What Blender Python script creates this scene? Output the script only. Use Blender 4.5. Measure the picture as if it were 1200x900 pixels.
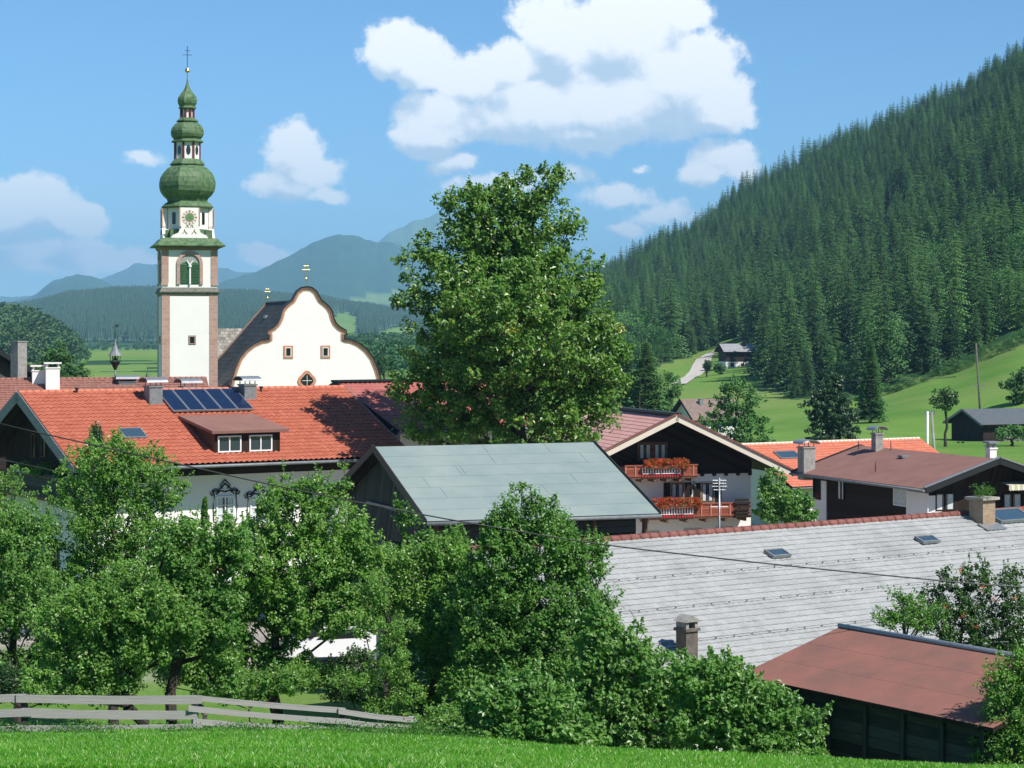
import bpy, math, random
import numpy as np
from math import radians as R, sin, cos, tan, pi, sqrt
sc = bpy.context.scene
for o in list(bpy.data.objects): bpy.data.objects.remove(o)
COL = sc.collection
# ------------------------------------------------------------------ camera
F, CX, HY = 2500.0, 600.0, 390.0          # focal length in photo pixels, centre column, horizon row (photo is 1200x900)
cam_d = bpy.data.cameras.new('camera'); cam = bpy.data.objects.new('camera', cam_d); COL.objects.link(cam)
cam.location = (0, 0, 0); cam.rotation_euler = (R(90), 0, 0)
cam_d.sensor_width = 36; cam_d.lens = 36*F/1200; cam_d.shift_y = -(450-HY)/1200
cam_d.clip_start = 0.5; cam_d.clip_end = 60000
sc.camera = cam
# ------------------------------------------------------------------ light
SUN_AZ, SUN_EL = R(42), R(49)             # azimuth measured from +X towards the viewer
sdir = np.array([cos(SUN_AZ)*cos(SUN_EL), -sin(SUN_AZ)*cos(SUN_EL), sin(SUN_EL)])
sl = bpy.data.lights.new('sun', 'SUN'); sl.energy = 4.6; sl.angle = R(0.53); sl.color = (1.0, 0.945, 0.87)
sun = bpy.data.objects.new('sun', sl); COL.objects.link(sun)
from mathutils import Vector, Matrix
sun.rotation_euler = Vector(sdir).to_track_quat('Z', 'Y').to_euler()
sc.view_settings.view_transform = 'Standard'; sc.view_settings.look = 'None'
sc.view_settings.gamma = 1; sc.view_settings.use_curve_mapping = False
sc.view_settings.exposure = 0.52
sc.render.engine = 'CYCLES'
cy = sc.cycles; cy.max_bounces = 7; cy.diffuse_bounces = 4; cy.glossy_bounces = 2; cy.transmission_bounces = 4
cy.transparent_max_bounces = 6; cy.volume_bounces = 0; cy.use_denoising = True; cy.caustics_reflective = False; cy.caustics_refractive = False
W = bpy.data.worlds.new('World'); sc.world = W; W.use_nodes = True
def nd(nt, t, **kw):
    n = nt.nodes.new(t)
    for k, v in kw.items():
        if k == 'inp':
            for a, b in v.items(): n.inputs[a].default_value = b
        else: setattr(n, k, v)
    return n
def mth(nt, op, a, b=None, c=None, clamp=False):
    n = nt.nodes.new('ShaderNodeMath'); n.operation = op; n.use_clamp = clamp
    for i, v in enumerate((a, b, c)):
        if v is None: continue
        if isinstance(v, (int, float)): n.inputs[i].default_value = v
        else: nt.links.new(v, n.inputs[i])
    return n.outputs[0]
def mixc(nt, f, a, b, typ='MIX'):
    n = nt.nodes.new('ShaderNodeMix'); n.data_type = 'RGBA'; n.blend_type = typ
    for s, v in ((0, f), (6, a), (7, b)):
        if isinstance(v, (int, float)): n.inputs[s].default_value = v
        elif isinstance(v, (tuple, list)): n.inputs[s].default_value = (*v[:3], 1)
        else: nt.links.new(v, n.inputs[s])
    return n.outputs[2]
HAZE = 0.85e-4
def build_world():
    nt = W.node_tree; nt.nodes.clear()
    # cloud field: density as a function of the sky direction
    g = bpy.data.node_groups.new('cloud_field', 'ShaderNodeTree')
    g.interface.new_socket('P', in_out='INPUT', socket_type='NodeSocketVector')
    g.interface.new_socket('D', in_out='OUTPUT', socket_type='NodeSocketFloat'); g.interface.new_socket('B', in_out='OUTPUT', socket_type='NodeSocketFloat')
    gi = g.nodes.new('NodeGroupInput'); go = g.nodes.new('NodeGroupOutput')
    P = gi.outputs[0]
    warp = nd(g, 'ShaderNodeTexNoise', inp={'Scale': 30.0, 'Detail': 6.0, 'Roughness': .6}); g.links.new(P, warp.inputs['Vector'])
    wv = g.nodes.new('ShaderNodeVectorMath'); wv.operation = 'SUBTRACT'; g.links.new(warp.outputs['Color'], wv.inputs[0]); wv.inputs[1].default_value = (.5, .5, .5)
    ws = g.nodes.new('ShaderNodeVectorMath'); ws.operation = 'SCALE'; g.links.new(wv.outputs[0], ws.inputs[0]); ws.inputs['Scale'].default_value = .016
    wa = g.nodes.new('ShaderNodeVectorMath'); wa.operation = 'ADD'; g.links.new(P, wa.inputs[0]); g.links.new(ws.outputs[0], wa.inputs[1])
    Pw = wa.outputs[0]
    blobs = [(470,58,46,34,1),(500,80,40,30,1),(555,95,55,30,1),(600,80,45,34,1),(660,45,62,60,1),(735,40,80,62,1),(790,85,75,62,1),(840,120,48,38,1),
             (720,120,120,52,1),(620,125,95,42,1),(520,135,60,34,1),(500,160,42,24,1),(535,190,30,14,.8),(800,10,42,30,.9),(690,155,110,24,.8),
             (40,240,58,34,1),(85,258,40,22,1),(15,262,50,28,1),(60,300,95,26,.9),(140,305,42,18,.8),
             (345,175,36,32,.85),(365,200,42,22,.8),(330,215,50,20,.75),(385,228,30,14,.7),(315,298,36,15,.75),(165,180,28,10,.62),
             (845,188,42,25,.95),(825,205,30,18,.8),(875,205,22,14,.6),(725,228,44,17,.68),(735,268,30,11,.6),(775,250,50,16,.55),(650,203,40,12,.5),(575,215,60,12,.45),
             (750,195,12,8,.55),(-140,120,90,40,.9),(-90,260,70,30,.9),(1320,120,90,45,.9),(1450,230,60,25,.8)]
    acc = None
    for (x, y, rx, ry, s) in blobs:
        u, v = (x-CX)/F, (HY-y)/F
        a = nd(g, 'ShaderNodeVectorMath', operation='SUBTRACT'); g.links.new(Pw, a.inputs[0]); a.inputs[1].default_value = (u, v, 0)
        b = nd(g, 'ShaderNodeVectorMath', operation='MULTIPLY'); g.links.new(a.outputs[0], b.inputs[0]); b.inputs[1].default_value = (F/rx/1.18, F/ry/1.18, 0)
        l = nd(g, 'ShaderNodeVectorMath', operation='LENGTH'); g.links.new(b.outputs[0], l.inputs[0])
        m = mth(g, 'SUBTRACT', 1.0, l.outputs['Value']); m = mth(g, 'MULTIPLY', m, s if s < 1 else 1.25)
        acc = m if acc is None else mth(g, 'SMOOTH_MAX', acc, m, .12)
    n1 = nd(g, 'ShaderNodeTexNoise', inp={'Scale': 42.0, 'Detail': 14.0, 'Roughness': .68}); g.links.new(P, n1.inputs['Vector'])
    q = mth(g, 'MULTIPLY_ADD', n1.outputs['Fac'], 1.7, -.90)
    g.links.new(mth(g, 'ADD', acc, mth(g, 'MULTIPLY', q, .25)), go.inputs[1])
    acc = mth(g, 'ADD', acc, q)
    g.links.new(acc, go.inputs[0])
    # direction -> (x/y, z/y)
    tc = nt.nodes.new('ShaderNodeTexCoord'); sep = nt.nodes.new('ShaderNodeSeparateXYZ'); nt.links.new(tc.outputs['Generated'], sep.inputs[0])
    yy = mth(nt, 'MAXIMUM', sep.outputs[1], .15)
    u = mth(nt, 'DIVIDE', sep.outputs[0], yy); v = mth(nt, 'DIVIDE', sep.outputs[2], yy)
    cb = nt.nodes.new('ShaderNodeCombineXYZ'); nt.links.new(u, cb.inputs[0]); nt.links.new(v, cb.inputs[1])
    d1 = nt.nodes.new('ShaderNodeGroup'); d1.node_tree = g; nt.links.new(cb.outputs[0], d1.inputs[0])
    off = nd(nt, 'ShaderNodeVectorMath', operation='ADD'); nt.links.new(cb.outputs[0], off.inputs[0]); off.inputs[1].default_value = (.002, .004, 0)
    d2 = nt.nodes.new('ShaderNodeGroup'); d2.node_tree = g; nt.links.new(off.outputs[0], d2.inputs[0])
    cov = nd(nt, 'ShaderNodeMapRange', interpolation_type='SMOOTHSTEP', inp={'From Min': -.06, 'From Max': .30}); nt.links.new(d1.outputs[0], cov.inputs[0])
    cov2 = mth(nt, 'MULTIPLY', cov.outputs[0], .97)
    off2 = nd(nt, 'ShaderNodeVectorMath', operation='ADD'); nt.links.new(cb.outputs[0], off2.inputs[0]); off2.inputs[1].default_value = (.005, .017, 0)
    d3 = nt.nodes.new('ShaderNodeGroup'); d3.node_tree = g; nt.links.new(off2.outputs[0], d3.inputs[0])
    big = mth(nt, 'SUBTRACT', d3.outputs[1], d1.outputs[1]); small = mth(nt, 'SUBTRACT', d2.outputs[0], d1.outputs[0])
    sh = nd(nt, 'ShaderNodeMapRange', interpolation_type='SMOOTHSTEP', inp={'From Min': -.20, 'From Max': .62}); nt.links.new(mth(nt, 'ADD', big, mth(nt, 'MULTIPLY', small, .75)), sh.inputs[0])
    ccol = mixc(nt, sh.outputs[0], (1.0, .99, .97), (.50, .61, .72))  # clouds' sunlit tops and grey shaded bases painted into the sky colour
    sky = nt.nodes.new('ShaderNodeTexSky'); sky.sky_type = 'NISHITA'; sky.sun_disc = False
    sky.sun_elevation = SUN_EL; sky.sun_rotation = R(90)+SUN_AZ
    sky.altitude = 2500; sky.air_density = 1.0; sky.dust_density = 0; sky.ozone_density = 4
    bg = nt.nodes.new('ShaderNodeBackground'); bg.inputs[1].default_value = .100; nt.links.new(mixc(nt, 1.0, sky.outputs[0], (.64, .90, 1.02), 'MULTIPLY'), bg.inputs[0])
    bc = nt.nodes.new('ShaderNodeBackground'); bc.inputs[1].default_value = 1.0; nt.links.new(ccol, bc.inputs[0])
    mx = nt.nodes.new('ShaderNodeMixShader'); nt.links.new(cov2, mx.inputs[0]); nt.links.new(bg.outputs[0], mx.inputs[1]); nt.links.new(bc.outputs[0], mx.inputs[2])
    out = nt.nodes.new('ShaderNodeOutputWorld'); nt.links.new(mx.outputs[0], out.inputs[0])
build_world()
# ------------------------------------------------------------------ helpers
rng = np.random.default_rng(7); rnd = random.Random(11)
def P(px, py, d): return ((px-CX)/F*d, d, (HY-py)/F*d)
class MB:
    """collects faces (with uv in metres and material slots) for one mesh"""
    def __init__(s): s.v = []; s.f = []; s.uv = []; s.mi = []; s.sm = []
    def face(s, pts, uv=None, m=0, smooth=False):
        b = len(s.v); s.v += [tuple(p) for p in pts]; s.f.append(tuple(range(b, b+len(pts))))
        if uv is None:
            p0 = Vector(pts[0]); e = (Vector(pts[1])-p0)
            e = e.normalized() if e.length > 1e-9 else Vector((1, 0, 0))
            n = e.cross(Vector(pts[-1])-p0); n = n.normalized() if n.length > 1e-9 else Vector((0, 0, 1)); t = n.cross(e)
            uv = [((Vector(p)-p0).dot(e), (Vector(p)-p0).dot(t)) for p in pts]
        s.uv += list(uv); s.mi.append(m); s.sm.append(smooth)
    def box(s, c, size, rz=0, m=0, M=None):
        hx, hy, hz = size[0]/2, size[1]/2, size[2]/2
        ps = [Vector((x*hx, y*hy, z*hz)) for x in (-1, 1) for y in (-1, 1) for z in (-1, 1)]
        mt = M if M is not None else Matrix.Rotation(rz, 4, 'Z')
        ps = [mt @ p + Vector(c) for p in ps]
        for q in ((0, 1, 3, 2), (4, 6, 7, 5), (0, 4, 5, 1), (2, 3, 7, 6), (0, 2, 6, 4), (1, 5, 7, 3)): s.face([ps[i] for i in q], m=m)
        return s
    def b2(s, a, b, m=0):
        return s.box([(a[i]+b[i])/2 for i in range(3)], [abs(b[i]-a[i]) for i in range(3)], m=m)
    def prism(s, poly, fn, t0, t1, m=0, mside=None):
        """poly: 2-D outline (counter-clockwise), fn(a, b, t) -> 3-D"""
        n = len(poly); ms = m if mside is None else mside
        s.face([fn(a, b, t0) for a, b in poly], m=m); s.face([fn(a, b, t1) for a, b in reversed(poly)], m=m)
        for i in range(n):
            a, b = poly[i], poly[(i+1) % n]
            s.face([fn(*a, t1), fn(*b, t1), fn(*b, t0), fn(*a, t0)], m=ms)
        return s
    def tube(s, pts, r, n=6, m=0, cap=True):
        pts = [Vector(p) for p in pts]; rs = r if isinstance(r, (list, tuple)) else [r]*len(pts); rings = []
        for i, p in enumerate(pts):
            d = (pts[min(i+1, len(pts)-1)]-pts[max(i-1, 0)]); d = d.normalized() if d.length > 1e-9 else Vector((0, 0, 1))
            a = d.cross(Vector((0, 0, 1))); a = a.normalized() if a.length > 1e-3 else Vector((1, 0, 0)); b = d.cross(a)
            rings.append([p+(a*cos(2*pi*k/n)+b*sin(2*pi*k/n))*rs[i] for k in range(n)])
        for i in range(len(pts)-1):
            for k in range(n):
                k2 = (k+1) % n; s.face([rings[i][k], rings[i][k2], rings[i+1][k2], rings[i+1][k]], m=m, smooth=True)
        if cap: s.face(list(reversed(rings[0])), m=m); s.face(rings[-1], m=m)
        return s
    def lathe(s, prof, n=16, c=(0, 0, 0), m=0, rot=0, smooth=True):
        for i in range(len(prof)-1):
            (r0, z0), (r1, z1) = prof[i], prof[i+1]
            for k in range(n):
                a0, a1 = rot+2*pi*k/n, rot+2*pi*(k+1)/n
                q = [(c[0]+r0*cos(a0), c[1]+r0*sin(a0), c[2]+z0), (c[0]+r0*cos(a1), c[1]+r0*sin(a1), c[2]+z0),
                     (c[0]+r1*cos(a1), c[1]+r1*sin(a1), c[2]+z1), (c[0]+r1*cos(a0), c[1]+r1*sin(a0), c[2]+z1)]
                if r0 < 1e-6: q = [q[0], q[2], q[3]]
                elif r1 < 1e-6: q = [q[0], q[1], q[2]]
                s.face(q, m=m, smooth=smooth)
        return s
    def build(s, name, mats, parent=None, weld=True, label=None):
        me = bpy.data.meshes.new(name); me.from_pydata([tuple(v) for v in s.v], [], s.f)
        if not isinstance(mats, (list, tuple)): mats = [mats]
        for m in mats: me.materials.append(m)
        me.polygons.foreach_set('material_index', s.mi); me.polygons.foreach_set('use_smooth', s.sm)
        ul = me.uv_layers.new(name='UVMap'); ul.data.foreach_set('uv', np.array(s.uv, dtype=np.float32).ravel())
        if weld:
            import bmesh
            bm = bmesh.new(); bm.from_mesh(me); bmesh.ops.remove_doubles(bm, verts=bm.verts, dist=1e-4); bm.to_mesh(me); bm.free()
        o = bpy.data.objects.new(name, me); COL.objects.link(o)
        if parent is not None: o.parent = parent
        if label: o['label'] = label
        return o
def np_mesh(name, verts, faces, mats, parent=None, smooth=False, attrs=None):
    verts = np.asarray(verts, np.float32); faces = np.asarray(faces, np.int32); k = faces.shape[1]
    me = bpy.data.meshes.new(name); me.vertices.add(len(verts)); me.vertices.foreach_set('co', verts.ravel())
    me.loops.add(faces.size); me.loops.foreach_set('vertex_index', faces.ravel())
    me.polygons.add(len(faces)); me.polygons.foreach_set('loop_start', np.arange(0, faces.size, k, dtype=np.int32))
    me.polygons.foreach_set('use_smooth', np.full(len(faces), smooth))
    for a, val in (attrs or {}).items():
        at = me.attributes.new(a, 'FLOAT', 'POINT'); at.data.foreach_set('value', np.asarray(val, np.float32))
    me.update(calc_edges=True)
    for m in (mats if isinstance(mats, (list, tuple)) else [mats]): me.materials.append(m)
    o = bpy.data.objects.new(name, me); COL.objects.link(o)
    if parent is not None: o.parent = parent
    return o
def tag(o, label=None, cat=None, group=None, kind=None):
    if label: o['label'] = label
    if cat: o['category'] = cat
    if group: o['group'] = group
    if kind: o['kind'] = kind
    return o
def empty(name, loc, rz=0, label=None, cat=None, group=None):
    o = bpy.data.objects.new(name, None); COL.objects.link(o); o.location = loc; o.rotation_euler = (0, 0, rz)
    o.empty_display_size = .3
    return tag(o, label, cat, group)
def copy_tree(o, parent=None):
    c = o.copy(); COL.objects.link(c)
    if parent is not None: c.parent = parent
    for ch in list(o.children): copy_tree(ch, c)
    return c
class Fr:
    """a building's own frame: origin on the ground, x along the ridge, y across"""
    def __init__(s, x, y, th, zg): s.o = np.array([x, y, zg], float); s.th = th; s.c = cos(th); s.s = sin(th)
    def loc(s, w): d = np.array(w)-s.o; return np.array([d[0]*s.c+d[1]*s.s, -d[0]*s.s+d[1]*s.c, d[2]])
    def ray(s, px, py):
        o = s.loc((0, 0, 0)); q = s.loc(((px-CX)/F*100, 100, (HY-py)/F*100)); return o, q-o
    def hit(s, px, py, n, k):
        """point where the sight line meets the plane n.p = k (local)"""
        o, d = s.ray(px, py); n = np.array(n, float); t = (k-n@o)/(n@d); return o+d*t
# ------------------------------------------------------------------ materials
MATS = {}
def mat(name, col, rough=.7, metal=0, spec=.3, noise=None, ns=3.0, bump=0, bs=30, col2=None, f2=.5, trans=0, coord='Object', detail=5):
    if name in MATS: return MATS[name]
    m = bpy.data.materials.new(name); m.use_nodes = True; nt = m.node_tree; b = nt.nodes['Principled BSDF']
    b.inputs['Roughness'].default_value = rough; b.inputs['Metallic'].default_value = metal; b.inputs['Specular IOR Level'].default_value = spec
    b.inputs['Base Color'].default_value = (*col, 1)
    tc = nt.nodes.new('ShaderNodeTexCoord')
    c = None
    if noise or col2:
        n = nd(nt, 'ShaderNodeTexNoise', inp={'Scale': ns, 'Detail': detail, 'Roughness': .6}); nt.links.new(tc.outputs[coord], n.inputs['Vector'])
        r = nd(nt, 'ShaderNodeMapRange', inp={'From Min': .3, 'From Max': .7}); nt.links.new(n.outputs['Fac'], r.inputs[0])
        if col2: c = mixc(nt, mth(nt, 'MULTIPLY', r.outputs[0], f2*2, clamp=True), col, col2)
        else:
            c = mixc(nt, r.outputs[0], tuple(x*(1-noise) for x in col), tuple(min(1, x*(1+noise)) for x in col))
        nt.links.new(c, b.inputs['Base Color'])
    if bump:
        n2 = nd(nt, 'ShaderNodeTexNoise', inp={'Scale': bs, 'Detail': 4}); nt.links.new(tc.outputs[coord], n2.inputs['Vector'])
        bp = nd(nt, 'ShaderNodeBump', inp={'Strength': bump, 'Distance': .03}); nt.links.new(n2.outputs['Fac'], bp.inputs['Height']); nt.links.new(bp.outputs[0], b.inputs['Normal'])
    MATS[name] = m; return m
def mat_wood(name, col, col2, plank=.16, axis=0, rough=.8, gap=.5):
    """planks running along the uv v axis (axis 0) or u axis (axis 1), grain and dark joints"""
    m = bpy.data.materials.new(name); m.use_nodes = True; nt = m.node_tree; b = nt.nodes['Principled BSDF']; b.inputs['Roughness'].default_value = rough
    b.inputs['Specular IOR Level'].default_value = .2
    tc = nt.nodes.new('ShaderNodeTexCoord'); sep = nt.nodes.new('ShaderNodeSeparateXYZ'); nt.links.new(tc.outputs['UV'], sep.inputs[0])
    a = mth(nt, 'DIVIDE', sep.outputs[axis], plank); idx = mth(nt, 'FLOOR', a); fr = mth(nt, 'FRACT', a)
    wn = nt.nodes.new('ShaderNodeTexWhiteNoise'); wn.noise_dimensions = '1D'; nt.links.new(idx, wn.inputs['W'])
    mp = nt.nodes.new('ShaderNodeMapping'); mp.inputs['Scale'].default_value = (14, 1.2, 1) if axis == 0 else (1.2, 14, 1); nt.links.new(tc.outputs['UV'], mp.inputs[0])
    n = nd(nt, 'ShaderNodeTexNoise', inp={'Scale': 1.5, 'Detail': 6, 'Roughness': .65}); nt.links.new(mp.outputs[0], n.inputs['Vector'])
    f = mth(nt, 'MULTIPLY_ADD', wn.outputs['Value'], .6, mth(nt, 'MULTIPLY_ADD', n.outputs['Fac'], 1.1, -.4), clamp=True)
    c = mixc(nt, f, col, col2)
    e = mth(nt, 'LESS_THAN', fr, .09); c = mixc(nt, mth(nt, 'MULTIPLY', e, gap), c, (.005, .005, .004))
    nt.links.new(c, b.inputs['Base Color'])
    bp = nd(nt, 'ShaderNodeBump', inp={'Strength': .6, 'Distance': .02}); nt.links.new(mth(nt, 'SUBTRACT', n.outputs['Fac'], e), bp.inputs['Height']); nt.links.new(bp.outputs[0], b.inputs['Normal'])
    MATS[name] = m; return m
def mat_tile(name, col, col2, cw=.3, rh=.36, rough=.65, stain=None, spec=.25, line=.0, brick=False, mortar=(.4, .38, .35), sv=.5):
    """roof tiles / stone blocks: each one its own shade, streaks and blotches of weather"""
    m = bpy.data.materials.new(name); m.use_nodes = True; nt = m.node_tree; b = nt.nodes['Principled BSDF']; b.inputs['Roughness'].default_value = rough
    b.inputs['Specular IOR Level'].default_value = spec
    tc = nt.nodes.new('ShaderNodeTexCoord'); sep = nt.nodes.new('ShaderNodeSeparateXYZ'); nt.links.new(tc.outputs['UV'], sep.inputs[0])
    vv = mth(nt, 'DIVIDE', sep.outputs[1], rh); vi = mth(nt, 'FLOOR', vv); vf = mth(nt, 'FRACT', vv)
    uu = mth(nt, 'DIVIDE', sep.outputs[0], cw)
    if brick: uu = mth(nt, 'ADD', uu, mth(nt, 'MULTIPLY', mth(nt, 'MODULO', vi, 2.0), .5))
    ui = mth(nt, 'FLOOR', uu); uf = mth(nt, 'FRACT', uu)
    cb = nt.nodes.new('ShaderNodeCombineXYZ'); nt.links.new(ui, cb.inputs[0]); nt.links.new(vi, cb.inputs[1])
    wn = nt.nodes.new('ShaderNodeTexWhiteNoise'); wn.noise_dimensions = '2D'; nt.links.new(cb.outputs[0], wn.inputs['Vector'])
    n = nd(nt, 'ShaderNodeTexNoise', inp={'Scale': .55, 'Detail': 8, 'Roughness': .65}); nt.links.new(tc.outputs['UV'], n.inputs['Vector'])
    n3 = nd(nt, 'ShaderNodeTexNoise', inp={'Scale': 9, 'Detail': 4, 'Roughness': .6}); nt.links.new(tc.outputs['UV'], n3.inputs['Vector'])
    f = mth(nt, 'ADD', mth(nt, 'MULTIPLY', wn.outputs['Value'], sv), mth(nt, 'MULTIPLY_ADD', n3.outputs['Fac'], 1.0, -.35), clamp=True)
    c = mixc(nt, f, col, col2)
    if stain:
        st = nd(nt, 'ShaderNodeMapRange', inp={'From Min': .48, 'From Max': .68}); nt.links.new(n.outputs['Fac'], st.inputs[0])
        c = mixc(nt, mth(nt, 'MULTIPLY', st.outputs[0], stain[3]), c, stain[:3])
    if line:
        e = mth(nt, 'MAXIMUM', mth(nt, 'LESS_THAN', vf, line/rh), mth(nt, 'LESS_THAN', uf, line/cw) if brick else 0.0)
        c = mixc(nt, e, c, mortar)
        bp = nd(nt, 'ShaderNodeBump', inp={'Strength': .7, 'Distance': .02}); nt.links.new(mth(nt, 'SUBTRACT', n3.outputs['Fac'], e), bp.inputs['Height']); nt.links.new(bp.outputs[0], b.inputs['Normal'])
    nt.links.new(c, b.inputs['Base Color']); MATS[name] = m; return m
def mat_leaf(name, c1, c2, c3=None, trans=.35, rough=.38, c3f=.06, big=None, rw=.8):
    """leaf: every leaf its own green, some light coming through it"""
    m = bpy.data.materials.new(name); m.use_nodes = True; nt = m.node_tree; b = nt.nodes['Principled BSDF']
    b.inputs['Roughness'].default_value = rough; b.inputs['Specular IOR Level'].default_value = .55
    g = nt.nodes.new('ShaderNodeNewGeometry'); tc = nt.nodes.new('ShaderNodeTexCoord')
    n = nd(nt, 'ShaderNodeTexNoise', inp={'Scale': big or .9, 'Detail': 3}); nt.links.new(tc.outputs['Object'], n.inputs['Vector'])
    oi = nt.nodes.new('ShaderNodeObjectInfo')
    f = mth(nt, 'ADD', mth(nt, 'MULTIPLY', g.outputs['Random Per Island'], .55), mth(nt, 'MULTIPLY_ADD', n.outputs['Fac'], 1.2, -.4), clamp=True)
    f = mth(nt, 'ADD', f, mth(nt, 'MULTIPLY_ADD', oi.outputs['Random'], rw, -rw*.5), clamp=True)
    c = mixc(nt, f, c1, c2)
    if c3:
        r2 = nt.nodes.new('ShaderNodeTexWhiteNoise'); r2.noise_dimensions = '1D'; nt.links.new(mth(nt, 'MULTIPLY', g.outputs['Random Per Island'], 977.0), r2.inputs['W'])
        c = mixc(nt, mth(nt, 'LESS_THAN', r2.outputs['Value'], c3f), c, c3)
    nt.links.new(c, b.inputs['Base Color'])
    if trans > 0:
        t = nt.nodes.new('ShaderNodeBsdfTranslucent'); nt.links.new(mixc(nt, 1.0, c, (1.0, 1.25, .45), 'MULTIPLY'), t.inputs[0])
        mx = nt.nodes.new('ShaderNodeMixShader'); mx.inputs[0].default_value = trans
        nt.links.new(b.outputs[0], mx.inputs[1]); nt.links.new(t.outputs[0], mx.inputs[2]); nt.links.new(mx.outputs[0], nt.nodes['Material Output'].inputs[0])
    MATS[name] = m; return m
plaster = mat('white_plaster', (.85, .83, .80), .85, col2=(.74, .72, .68), f2=.22, ns=.8, detail=9, bump=.25, bs=12)
plaster_old = mat('weathered_plaster', (.76, .76, .74), .85, col2=(.58, .57, .54), f2=.35, ns=.7, bump=.3, bs=10)
dark_wood = mat_wood('dark_brown_boards', (.014, .010, .008), (.045, .032, .024), .17)
dark_wood_h = mat_wood('dark_brown_boards_level', (.012, .009, .008), (.040, .028, .022), .17, axis=1)
barn_wood = mat_wood('weathered_barn_boards', (.012, .014, .013), (.085, .09, .085), .24)
grey_wood = mat_wood('grey_fence_board', (.20, .195, .19), (.48, .465, .44), 5, axis=1, gap=0)
brown_wood = mat_wood('brown_boards', (.10, .055, .035), (.22, .13, .08), .15)
red_wood = mat_wood('reddish_stained_wood', (.20, .05, .03), (.36, .12, .07), .2)
cream_wood = mat_wood('cream_painted_board', (.60, .52, .42), (.74, .68, .58), 9, axis=1, gap=0)
white_paint = mat('white_paint', (.78, .78, .76), .5, noise=.04)
grey_metal = mat('zinc_metal', (.34, .36, .38), .42, metal=.6, noise=.15, ns=6)
dull_metal = mat('dull_grey_metal', (.22, .24, .25), .6, metal=.3, noise=.2, ns=5)
dark_metal = mat('dark_metal', (.03, .033, .036), .5, metal=.4)
gold = mat('gilded_metal', (.75, .52, .16), .3, metal=.9)
glass = mat('window_glass', (.03, .045, .06), .06, spec=.8)
glass_blue = mat('blue_window_glass', (.04, .075, .11), .12, spec=.5)
glass_dark = mat('dark_window_glass', (.012, .015, .018), .1, spec=.6)
curtain = mat('net_curtain', (.55, .6, .6), .7, noise=.2, ns=9)
sandstone = mat_tile('pinkish_stone_blocks', (.38, .22, .18), (.52, .35, .29), .55, .36, .8, line=.03, brick=True, mortar=(.5, .42, .36))
terracotta = mat('terracotta_paint', (.52, .24, .16), .8, noise=.15, ns=4)
brown_trim = mat('brown_stone_trim', (.26, .16, .12), .8, noise=.2, ns=4)
copper = mat('green_copper', (.022, .085, .030), .6, col2=(.12, .19, .09), f2=.7, ns=2.6, bump=.5, bs=9, spec=.4)
copper_dk = mat('dark_green_copper', (.04, .09, .055), .6, col2=(.12, .17, .11), ns=3)
slate = mat_tile('dark_slate', (.022, .026, .026), (.105, .11, .11), .5, .4, .75, line=.04, brick=True, mortar=(.012, .012, .013))
shingle = mat_tile('mottled_grey_shingles', (.14, .13, .11), (.42, .40, .35), .45, .4, .85, stain=(.16, .13, .09, .6), line=.03, brick=True, mortar=(.05, .05, .045), sv=.9)
red_tile = mat_tile('orange_red_clay_tile', (.37, .105, .062), (.51, .175, .11), .3, .36, stain=(.42, .13, .075, .5))
red_tile2 = mat_tile('pale_red_clay_tile', (.50, .14, .08), (.64, .24, .15), .3, .36, stain=(.42, .17, .12, .5))
old_tile = mat_tile('brownish_clay_tile', (.23, .10, .075), (.36, .18, .14), .3, .36, stain=(.25, .16, .13, .5))
pink_tile = mat_tile('dusty_red_sheet_tile', (.36, .11, .09), (.46, .17, .14), .3, .36, stain=(.40, .19, .17, .4))
pale_tile = mat_tile('faded_pink_sheet_tile', (.52, .26, .22), (.64, .38, .33), .3, .36, stain=(.60, .42, .38, .4))
grey_tile = mat_tile('light_grey_concrete_tile', (.32, .33, .325), (.47, .48, .47), .24, .27, .8, stain=(.235, .24, .24, .6), sv=.35)
ridge_tile = mat('red_ridge_tile', (.22, .085, .07), .7, noise=.3, ns=4)
felt_green = mat('grey_green_roofing_felt', (.19, .255, .25), .8, col2=(.27, .32, .30), f2=.45, ns=.55, bump=.3, bs=25, detail=10)
felt_brown = mat('reddish_brown_roofing_felt', (.30, .13, .095), .9, col2=(.20, .105, .085), ns=1.1, detail=11, bump=.3, bs=25)
felt_brown2 = mat('brown_roofing_felt', (.25, .13, .105), .85, noise=.12, ns=.9, bump=.3, bs=25)
chim_grey = mat('grey_chimney_render', (.30, .29, .27), .85, noise=.25, ns=4, bump=.4)
chim_brick = mat_tile('brick_chimney', (.30, .20, .13), (.44, .33, .22), .24, .09, .85, line=.012, brick=True, mortar=(.34, .31, .27))
stone = mat('old_stone', (.36, .33, .29), .85, noise=.25, ns=3, bump=.5)
bark = mat('bark', (.055, .045, .036), .9, noise=.4, ns=5, bump=.8, bs=14)
bark_grey = mat('grey_bark', (.13, .12, .105), .9, noise=.4, ns=5, bump=.8, bs=14)
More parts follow.
